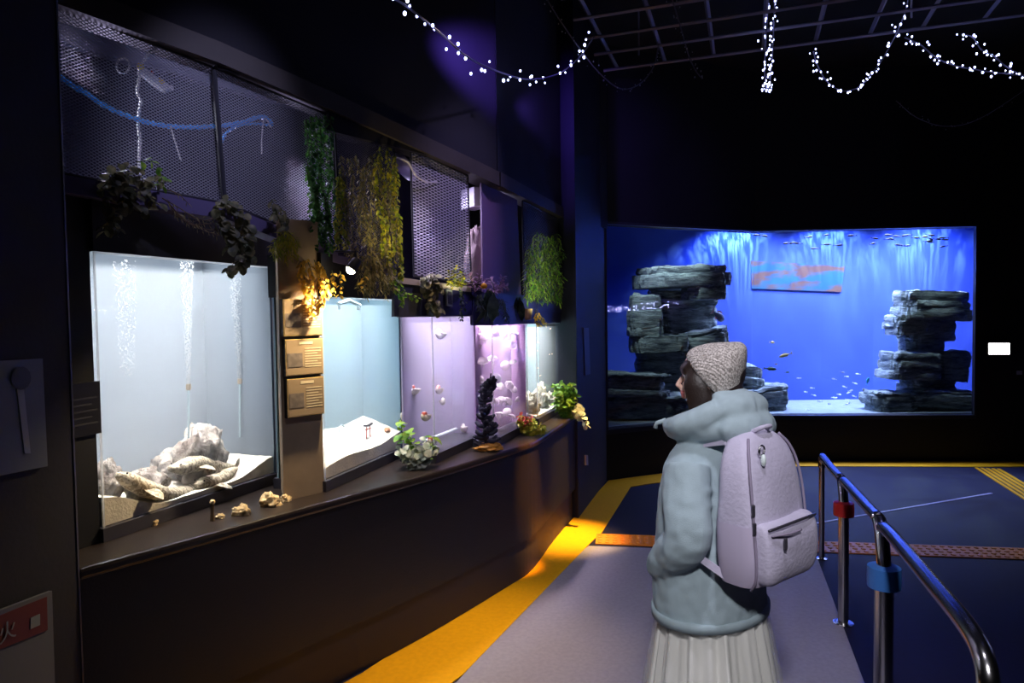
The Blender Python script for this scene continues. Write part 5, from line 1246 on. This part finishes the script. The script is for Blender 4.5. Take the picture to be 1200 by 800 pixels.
# hair: cap, fringe and long side locks going down into the hood
mb = MB()
mb.ball(H(-.020, 0, .022), (.090, .082, .084), 24, 16, Mh)
mb.ball(H(-.040, 0, -.05), (.062, .080, .11), 20, 14, Mh)
for sg in (-1, 1):
    mb.loft([[H(fc+math.cos(q)*fr, sg*(lc+math.sin(q)*lr), z) for q in [2*PI*k/14 for k in range(14)]] for fc, fr, lc, lr, z in ((.03, .024, .058, .014, .03), (.036, .034, .070, .016, .005), (.032, .042, .075, .016, -.02), (.024, .042, .076, .016, -.06), (.018, .038, .072, .018, -.11), (.012, .034, .066, .02, -.15))])
mb.loft([[H(.062+.024*math.cos(q)+.026*(1-(w/.066)**2*0), w_*1.0, z+.0) for q in [2*PI*k/10 for k in range(10)] for w_ in (0,)] for w, z in ((.0, 0),)] ) if False else None
for k in range(11):
    l_ = -.060+k*.012; fx = .086-(l_/.075)**2*.030
    mb.tube([H(fx-.040, l_, .060), H(fx-.010, l_, .045), H(fx+.004, l_, .030), H(fx+.003, l_*1.02, .010)], [.013, .011, .009, .005], 8)
hm = remeshed(mb, .007, 3); hm.build('hair', M['hair'], person, smooth=True)

# beanie
def Hs(s_, l_, z):    # s_: along image right = backward
    return HC-h*s_+hl*l_+UP*z
hat_m = bpy.data.materials.new('beanie_knit'); hat_m.use_nodes = True; nt = hat_m.node_tree; b = nt.nodes['Principled BSDF']; b.inputs['Roughness'].default_value = .95
tc = nt.nodes.new('ShaderNodeTexCoord'); w1 = nt.nodes.new('ShaderNodeTexWave'); w1.inputs['Scale'].default_value = 46; w1.inputs['Distortion'].default_value = 2.5; w1.inputs['Detail'].default_value = 3; w1.bands_direction = 'DIAGONAL'
n1 = nt.nodes.new('ShaderNodeTexNoise'); n1.inputs['Scale'].default_value = 190; rr = nt.nodes.new('ShaderNodeValToRGB'); rr.color_ramp.elements[0].color = rgb(142, 134, 128); rr.color_ramp.elements[1].color = rgb(222, 212, 206); rr.color_ramp.elements[0].position = .38; rr.color_ramp.elements[1].position = .62
bp = nt.nodes.new('ShaderNodeBump'); bp.inputs['Strength'].default_value = .45; bp.inputs['Distance'].default_value = .004; ad = nt.nodes.new('ShaderNodeMath'); ad.operation = 'ADD'
for a_, b_ in ((tc.outputs['Object'], w1.inputs['Vector']), (tc.outputs['Object'], n1.inputs['Vector']), (n1.outputs['Fac'], rr.inputs['Fac']), (rr.outputs['Color'], b.inputs['Base Color']), (w1.outputs['Fac'], ad.inputs[0]), (n1.outputs['Fac'], ad.inputs[1]), (ad.outputs[0], bp.inputs['Height']), (bp.outputs['Normal'], b.inputs['Normal'])): nt.links.new(a_, b_)
KX = 2.2/800
def hp(px, py): return ((px-830)*KX, 1.66-(py-366.7)*KX-HC.z)
rings = []
for (x0, y0, x1, y1, wd_) in ((804, 419, 850, 474, .080), (801.5, 416, 855, 473, .094), (806, 409, 861, 468, .100), (815, 405, 864, 455, .096), (826, 402, 868, 440, .090), (838, 401, 870, 428, .076), (850, 400.5, 871, 417, .055), (860, 400, 871, 410, .030), (865, 400.5, 870, 405, .010)):
    (s0, z0), (s1, z1) = hp(x0, y0), hp(x1, y1); c = Hs((s0+s1)/2, 0, (z0+z1)/2); ax = (Hs(s1, 0, z1)-Hs(s0, 0, z0))/2
    rings.append([c+ax*math.cos(q)+hl*(wd_*math.sin(q)) for q in [-2*PI*k/32 for k in range(32)]])
mb = MB(); mb.loft(rings); hat = mb.build('beanie', hat_m, person, smooth=True)
md = hat.modifiers.new('s', 'SUBSURF'); md.levels = 1; md.render_levels = 2

# jacket: trunk, sleeves, collar and hood grown into one cloth surface
mb = MB()
mb.loft([ell(.212, .158, .695, 0, .02), ell(.214, .160, .72, 0, .02), ell(.208, .160, .85, 0, .03), ell(.20, .140, .98, 0, .03), ell(.195, .128, 1.08, 0, .03), ell(.182, .112, 1.17, 0, .025), ell(.155, .095, 1.225, 0, .015), ell(.11, .08, 1.27, 0, .01), ell(.075, .07, 1.31, 0, .01)])
for sg in (-1, 1):
    S_ = B(sg*.150, .0, 1.185); E_ = B(sg*.210, -.050, .985); W_r = B(sg*.160, .105, .835)
    mb.tube(spline([S_, S_.lerp(E_, .5)+rt*sg*.006, E_, E_.lerp(W_r, .5)+rt*sg*.004, W_r], 4), [.072, .073, .073, .073, .073, .072, .071, .071, .070, .069, .068, .066, .063, .060, .056, .050, .042], 18)
    for k, t in enumerate((.35, .6, .85)):      # sleeve folds
        c = S_.lerp(E_, t); d_ = (E_-S_).normalized(); a_, b_ = frame(d_+Vector((.2*k, .1, 0)))
        mb.tube([c+(a_*math.cos(q)+b_*math.sin(q))*.066 for q in [2*PI*i/16 for i in range(17)]], .011, 6)
# collar and hood
cr = []
for i in range(20):
    q = 2*PI*i/20; cr.append(B(math.sin(q)*.105, math.cos(q)*.095-.01, 1.285+.022*(1-math.cos(q))/2))
mb.tube(cr+[cr[0]], [.044]*21, 12)
hb = [(.0, -.062, 1.398, .092, .040, .030), (.0, -.095, 1.362, .118, .058, .056), (.0, -.118, 1.305, .128, .062, .062), (.0, -.125, 1.265, .112, .05, .045)]
for r_, f_, z, a_, b_, c_ in hb: mb.ball(B(r_, f_, z), (a_, b_, c_), 22, 14, Matrix((rt, f, UP)).transposed())
for sg in (-1, 1):
    mb.tube(spline([B(sg*.095, -.075, 1.365), B(sg*.128, -.02, 1.325), B(sg*.115, .06, 1.295), B(sg*.06, .135, 1.285)], 5), [.034, .036, .038, .039, .040, .041, .042, .042, .042, .041, .040, .038, .036, .034, .030, .024], 14)
jm = remeshed(mb, .007, 3)
for i, v in enumerate(jm.v):       # soft folds
    k = .005*mnoise.noise(v*10)+.005*mnoise.noise(Vector((v.x*22, v.y*22, v.z*8)))+.003*mnoise.noise(v*34)
    jm.v[i] = v+Vector((v.x-PC.x, v.y-PC.y, 0)).normalized()*k
jk = jm.build('jacket', M['jacket'], person, smooth=True)
mb = MB(); mb.loft([[Vector(p) for p in ell(.214+d_, .160+d_, z, 0, .02, 40)] for z, d_ in ((.688, .002), (.688, .008), (.712, .009), (.716, .004))]); 
mb.build('jacket_hem', M['jacket'], jk, smooth=True)
p0 = B(-.045, .165, 1.30); mb = MB(); mb.tube([p0, p0+f*.03-UP*.012+lf*.01, p0+f*.035-UP*.03+lf*.012], [.008, .007, .009], 8); mb.build('drawstring', M['jacket'], jk, smooth=True)
# tulle skirt with pleats
mb = MB(); rings = []; n = 260
for z, a_, b_, amp in ((.76, .17, .13, .004), (.70, .182, .148, .009), (.60, .192, .162, .013), (.47, .205, .182, .017), (.30, .222, .202, .020), (.12, .238, .222, .022)):
    rings.append([B(math.cos(q)*(a_+amp*pl), .015+math.sin(q)*(b_+amp*pl), z) for q, pl in [(2*PI*i/n, math.sin(2*PI*i/n*17+math.sin(2*PI*i/n*5)*1.5)+.4*math.sin(2*PI*i/n*31+1)) for i in range(n)]])
mb.loft(rings[::-1], caps=False); sk = mb.build('skirt', M['tulle'], person, smooth=True); sd_ = sk.modifiers.new('t', 'SOLIDIFY'); sd_.thickness = .003
M['net'] = milky('tulle_net', (.9, .9, .88, 1), .22, .4)
mb = MB(); rings = [[B(math.cos(q)*(a_+amp*pl), .015+math.sin(q)*(b_+amp*pl), z) for q, pl in [(2*PI*i/n, math.sin(2*PI*i/n*22+2)) for i in range(n)]] for z, a_, b_, amp in ((.74, .178, .142, .003), (.69, .196, .160, .005), (.47, .226, .204, .010), (.14, .268, .25, .016))]
mb.loft(rings[::-1], caps=False); sk = mb.build('skirt_overlay', M['net'], person, smooth=True)
for sg in (-1, 1):
    mb = MB(); mb.loft([[B(sg*.07+math.cos(q)*w, y, max(.006, .048+math.sin(q)*hh)) for q in [2*PI*k/18 for k in range(18)]] for y, w, hh in ((-.085, .02, .03), (-.07, .038, .05), (0, .044, .055), (.07, .050, .042), (.125, .044, .032), (.155, .02, .018))]); mb.build('shoe', mat('shoe_white', rgb(220, 216, 210), .6), person, smooth=True)

# backpack
o_ = -f; BC = PC+o_*.185+lf*.030
def K(r_, o2, z): return BC+rt*r_+o_*o2+UP*z
bp_root = thing('backpack', K(0, 0, .85), 'pale lilac backpack worn on the back of the woman in the beanie', 'backpack')
def rr_(hw, hd, z, oc=0, e=.55, n=36, rc=0):
    out = []
    for i in range(n):
        q = 2*PI*i/n; c, s_ = math.cos(q), math.sin(q); out.append(K(rc+math.copysign(abs(c)**e, c)*hw, oc-math.copysign(abs(s_)**e, s_)*hd, z))
    return out[::-1]
mb = MB(); prof = ((.10, .03, .852, -.03), (.130, .06, .862, -.01), (.145, .078, .90, 0), (.150, .084, .96, 0), (.150, .080, 1.05, -.004), (.147, .075, 1.13, -.008), (.138, .068, 1.20, -.014), (.118, .058, 1.255, -.022), (.088, .044, 1.29, -.03), (.045, .025, 1.308, -.036), (.01, .006, 1.312, -.038))
mb.loft([rr_(a_, b_, z, c_) for a_, b_, z, c_ in prof])
for i, v in enumerate(mb.v): mb.v[i] = v+o_*(.010*mnoise.noise(Vector((v.x*9, v.y*9, v.z*16)))+.004*mnoise.noise(v*40))+rt*(.006*mnoise.noise(v*14+Vector((5, 0, 0))))
o = mb.build('bag_body', M['bag'], bp_root, smooth=True); md = o.modifiers.new('s', 'SUBSURF'); md.levels = 1; md.render_levels = 2
mb = MB(); mb.loft([rr_(a_, b_, z, c_, .5) for a_, b_, z, c_ in ((.10, .02, .875, .055), (.128, .042, .89, .066), (.134, .05, .94, .072), (.134, .05, 1.02, .068), (.130, .044, 1.055, .060), (.12, .03, 1.066, .052))])
for i, v in enumerate(mb.v): mb.v[i] = v+o_*(.010*mnoise.noise(Vector((v.x*14, v.y*14, v.z*20))))
fp = o = mb.build('front_pocket', M['bag'], bp_root, smooth=True); md = o.modifiers.new('s', 'SUBSURF'); md.levels = 1; md.render_levels = 2
# piping along the front edge, zips and pullers
for sg in (-1, 1):
    pts = [K(sg*a_*.93, c_+b_*.80, z) for a_, b_, z, c_ in prof[1:9]]; mb = MB(); mb.tube(spline(pts, 4), .0045, 6); mb.build('piping', M['bagd'], bp_root, smooth=True)
mb = MB(); mb.tube(spline([K(-.127, .098, 1.05), K(-.06, .112, 1.058), K(.06, .112, 1.058), K(.127, .098, 1.05)], 6), .004, 6); mb.build('zip', M['zip'], bp_root, smooth=True)
mb = MB(); mb.tube(spline([K(-.12, .104, 1.035), K(-.06, .122, 1.035), K(.0, .124, 1.035)], 6), .003, 6); mb.build('zip', M['bagd'], fp, smooth=True)
for r_, o2, z in ((-.085, .124, 1.03), (-.143, .06, 1.12), (-.145, .065, 1.07)):
    mb = MB(); mb.box(K(r_, o2, z-.018), (.009, .009, .034)); mb.build('zip_puller', M['zip'], bp_root, bevel=.002)
mb = MB(); rg = []
for z, hw_, hd_, c_ in ((.872, .143, .068, -.005), (.90, .150, .080, 0), (.96, .1545, .086, 0), (1.03, .1545, .083, -.003), (1.05, .1535, .081, -.004)):
    rg.append([K(-abs(math.cos(q))**.55*hw_, c_+math.copysign(abs(math.sin(q))**.55, math.sin(q))*hd_, z) for q in [-1.15+2.3*k/14 for k in range(15)]])
mb.loft(rg, caps=False, closed=False); mb.build('side_pocket', mat('bag_net', rgb(196, 184, 208), .85), bp_root, smooth=True)
# straps and top loop
mb = MB()
def strap(pts, w, nm, th=.006):
    pts = spline(pts, 5); mb = MB(); rings = []
    for i, p in enumerate(pts):
        d_ = (pts[min(i+1, len(pts)-1)]-pts[max(0, i-1)]).normalized(); s_ = d_.cross(p-(PC+UP*p.z)).normalized(); u_ = s_.cross(d_)
        rings.append([p+s_*w+u_*th, p-s_*w+u_*th, p-s_*w-u_*th, p+s_*w-u_*th])
    mb.loft(rings); return mb.build(nm, M['bag'], bp_root, smooth=False)
for sg in (-1, 1):
    strap([K(sg*.06, -.06, 1.27), B(sg*.10, -.10, 1.285), B(sg*.11, .02, 1.25), B(sg*.105, .06, 1.19), B(sg*.105, .095, 1.10), B(sg*.12, .085, 1.0)], .025, 'shoulder_strap')
    strap([K(sg*.135, -.03, .885), B(sg*.205, -.06, .945), B(sg*.215, -.01, .985)], .011, 'lower_strap', .002)
mb = MB(); mb.tube(spline([K(-.03, -.03, 1.295), K(-.025, .012, 1.318), K(.025, .012, 1.318), K(.03, -.03, 1.295)], 5), .007, 8); mb.build('carry_loop', M['bag'], bp_root, smooth=True)
p0 = K(-.075, .02, 1.262)
r = thing('key_charm', p0, 'white charm on a ring hanging at the top of the lilac backpack', 'charm')
mb = MB(); a_, b_ = rt, UP; mb.tube([p0+(a_*math.cos(q)+b_*math.sin(q))*.014+o_*.024 for q in [2*PI*i/16 for i in range(17)]], .003, 6); mb.build('ring', M['steel'], r, smooth=True)
mb = MB(); mb.ball(p0+o_*.030-UP*.028, (.008, .008, .018), 10, 8); mb.build('charm', mat('charm_white', rgb(232, 244, 240), .3), r, smooth=True)

# ------------------------------------------------------------------ light
w = bpy.data.worlds.new('world'); S.world = w; w.use_nodes = True; w.node_tree.nodes['Background'].inputs[0].default_value = (.02, .02, .04, 1); w.node_tree.nodes['Background'].inputs[1].default_value = .2
def gobo(l, kaz, kel, lo, hi, col1, col0):
    "rippled-water pattern of a lamp: rays fanning out round its axis"
    l.use_nodes = True; nt = l.node_tree; e = nt.nodes['Emission']; tc = nt.nodes.new('ShaderNodeTexCoord'); sp_ = nt.nodes.new('ShaderNodeSeparateXYZ'); cb = nt.nodes.new('ShaderNodeCombineXYZ')
    nt.links.new(tc.outputs['Normal'], sp_.inputs[0])
    def mth(op, a, b_=None):
        n = nt.nodes.new('ShaderNodeMath'); n.operation = op
        for i, v in enumerate((a, b_)):
            if v is None: continue
            if isinstance(v, (int, float)): n.inputs[i].default_value = v
            else: nt.links.new(v, n.inputs[i])
        return n.outputs[0]
    x, y, z = sp_.outputs; rad = mth('SQRT', mth('ADD', mth('ADD', mth('MULTIPLY', x, x), mth('MULTIPLY', y, y)), .003))
    nt.links.new(mth('MULTIPLY', mth('DIVIDE', x, rad), kaz), cb.inputs[0]); nt.links.new(mth('MULTIPLY', mth('DIVIDE', y, rad), kaz), cb.inputs[1]); nt.links.new(mth('MULTIPLY', z, kel), cb.inputs[2])
    n = nt.nodes.new('ShaderNodeTexNoise'); n.inputs['Scale'].default_value = 1; n.inputs['Detail'].default_value = 4; n.inputs['Roughness'].default_value = .6; n.inputs['Distortion'].default_value = .5
    r = nt.nodes.new('ShaderNodeValToRGB'); r.color_ramp.elements[0].position = lo; r.color_ramp.elements[1].position = hi; r.color_ramp.elements[0].color = col0; r.color_ramp.elements[1].color = col1
    nt.links.new(cb.outputs[0], n.inputs['Vector']); nt.links.new(n.outputs['Fac'], r.inputs['Fac']); nt.links.new(r.outputs['Color'], e.inputs['Color'])
for px, Y, x_, pw in ((866, 8.62, .0, 240), (980, 8.62, .0, 150), (1085, 8.35, .0, 170)):
    p = at(px, 240, Y); p.z = 2.88
    s_ = spot('tank_ripple_lamp', p, p+Vector((.1, .22, -1.6)), pw, (1, 1, 1), 2.5, .6, .004)
    gobo(s_.data, 9, 4, .46, .68, (.52, .78, 1, 1), (.05, .11, .5, 1))
l_ = area('tank_top_lamp', (4.1, 8.3, 2.9), (4.1, 8.3, 0), 2.2, 150, (.44, .54, 1), 'RECTANGLE', .6); l_.data.spread = 2.2
# cool lamps over the rocks, just behind the windows
for p, t, e in (((1.80, 7.40, 2.86), (2.0, 8.25, 1.6), 110), ((1.25, 7.16, 2.86), (1.6, 8.0, .9), 70), ((4.75, 7.66, 2.9), (4.75, 8.28, 1.4), 140), ((3.3, 7.76, 2.86), (4.3, 8.2, 1.2), 150), ((2.9, 7.9, 2.86), (2.95, 8.4, .8), 20)):
    spot('rock_lamp', p, t, e, (.66, .88, 1), 1.0, .9, .05)
# lilac lamps inside the tank bay, above and behind the mesh panels
for p, t, e in (((-1.75, 2.95, 2.6), (-1.2, 2.6, 2.0), 24), ((-1.15, 3.55, 2.5), (-.9, 3.2, 2.0), 24), ((-.6, 4.25, 2.4), (-.3, 4.0, 1.9), 36), ((-.1, 5.2, 2.35), (.1, 4.9, 1.9), 18)):
    spot('bay_lamp', p, t, e, (.66, .6, 1), 2.6, .9, .06)
# lilac ceiling spots on the mesh row, purple ones grazing the bulkhead
spot('lilac_spot', (.5, 2.0, 4.1), (-1.2, 2.8, 2.38), 170, (.58, .57, 1), .36, 1, .05)
spot('lilac_spot', (1.2, 3.4, 4.1), (-.35, 3.95, 2.15), 150, (.55, .45, 1), .5, 1, .05)
spot('purple_spot', (-.42, 3.22, 3.16), (.0, 4.5, 3.10), 300, (.22, .11, 1), .62, 1, .05)
spot('purple_spot', (.08, 4.28, 2.98), (.27, 5.1, 3.14), 60, (.22, .11, 1), .6, 1, .05)
spot('purple_spot', (-.15, 2.9, 4.1), (-.66, 3.1, 3.72), 70, (.26, .12, 1), .5, 1, .05)
spot('bay_lamp', (-1.72, 2.62, 2.62), (-1.36, 2.68, 2.28), 22, (.8, .85, 1), 1.5, .9, .04)  # extra lamp added in the bay to brighten the blue rope
# small accent lamps for the plants
spot('plant_lamp', tuple(onmesh(637, 362, .22)), tuple(onmesh(637, 325, .03)), 9, (.95, 1, .6), 1.3, .8, .02)
spot('plant_lamp', tuple(onmesh(535, 352, .18)), tuple(onmesh(535, 325, .05)), 5, (1, .9, .55), .9, .8, .02)
spot('plant_lamp', tuple(onmesh(452, 330, .28)), tuple(onmesh(458, 240, .05)), 9, (1, .82, .4), 1.0, .8, .02)
# warm downlight on the yellow strip and counter
spot('amber_downlight', (1.0, 4.75, 4.2), (.36, 5.02, 0), 3000, (1, .62, .20), .25, 1, .03)
spot('amber_downlight', (1.25, 3.2, 3.9), (.03, 4.40, .30), 3400, (1, .42, .07), .13, 1, .03)
spot('amber_downlight', (-.12, 3.2, 4.15), (-.30, 3.35, 0), 430, (1, .72, .42), .5, 1, .05)
# unseen fill spots added on person and walkway; blue wash added on far floor
spot('hall_fill', (-.2, -1.3, 3.7), (.62, 2.3, .86), 430, (.94, .93, 1), .56, 1, .15)
spot('hall_fill', (.5, 1.2, 4.1), (.25, 2.9, 0), 160, (.86, .84, 1), 1.0, 1, .1)
spot('blue_wash', (3.0, 4.8, 4.0), (3.1, 4.6, 0), 22, (.16, .18, 1), 1.4, 1, .1)
spot('blue_wash', (2.4, 2.8, 4.1), (2.0, 3.6, 0), 18, (.3, .3, 1), 1.3, 1, .1)

vs = S.view_settings; vs.view_transform = 'Standard'; vs.look = 'None'; vs.exposure = 0.0; vs.gamma = 1.0; vs.use_curve_mapping = False
cy = S.cycles; cy.transparent_max_bounces = 40; cy.max_bounces = 8; cy.volume_bounces = 1; cy.use_denoising = True; cy.sample_clamp_indirect = 6; cy.caustics_reflective = False; cy.caustics_refractive = False
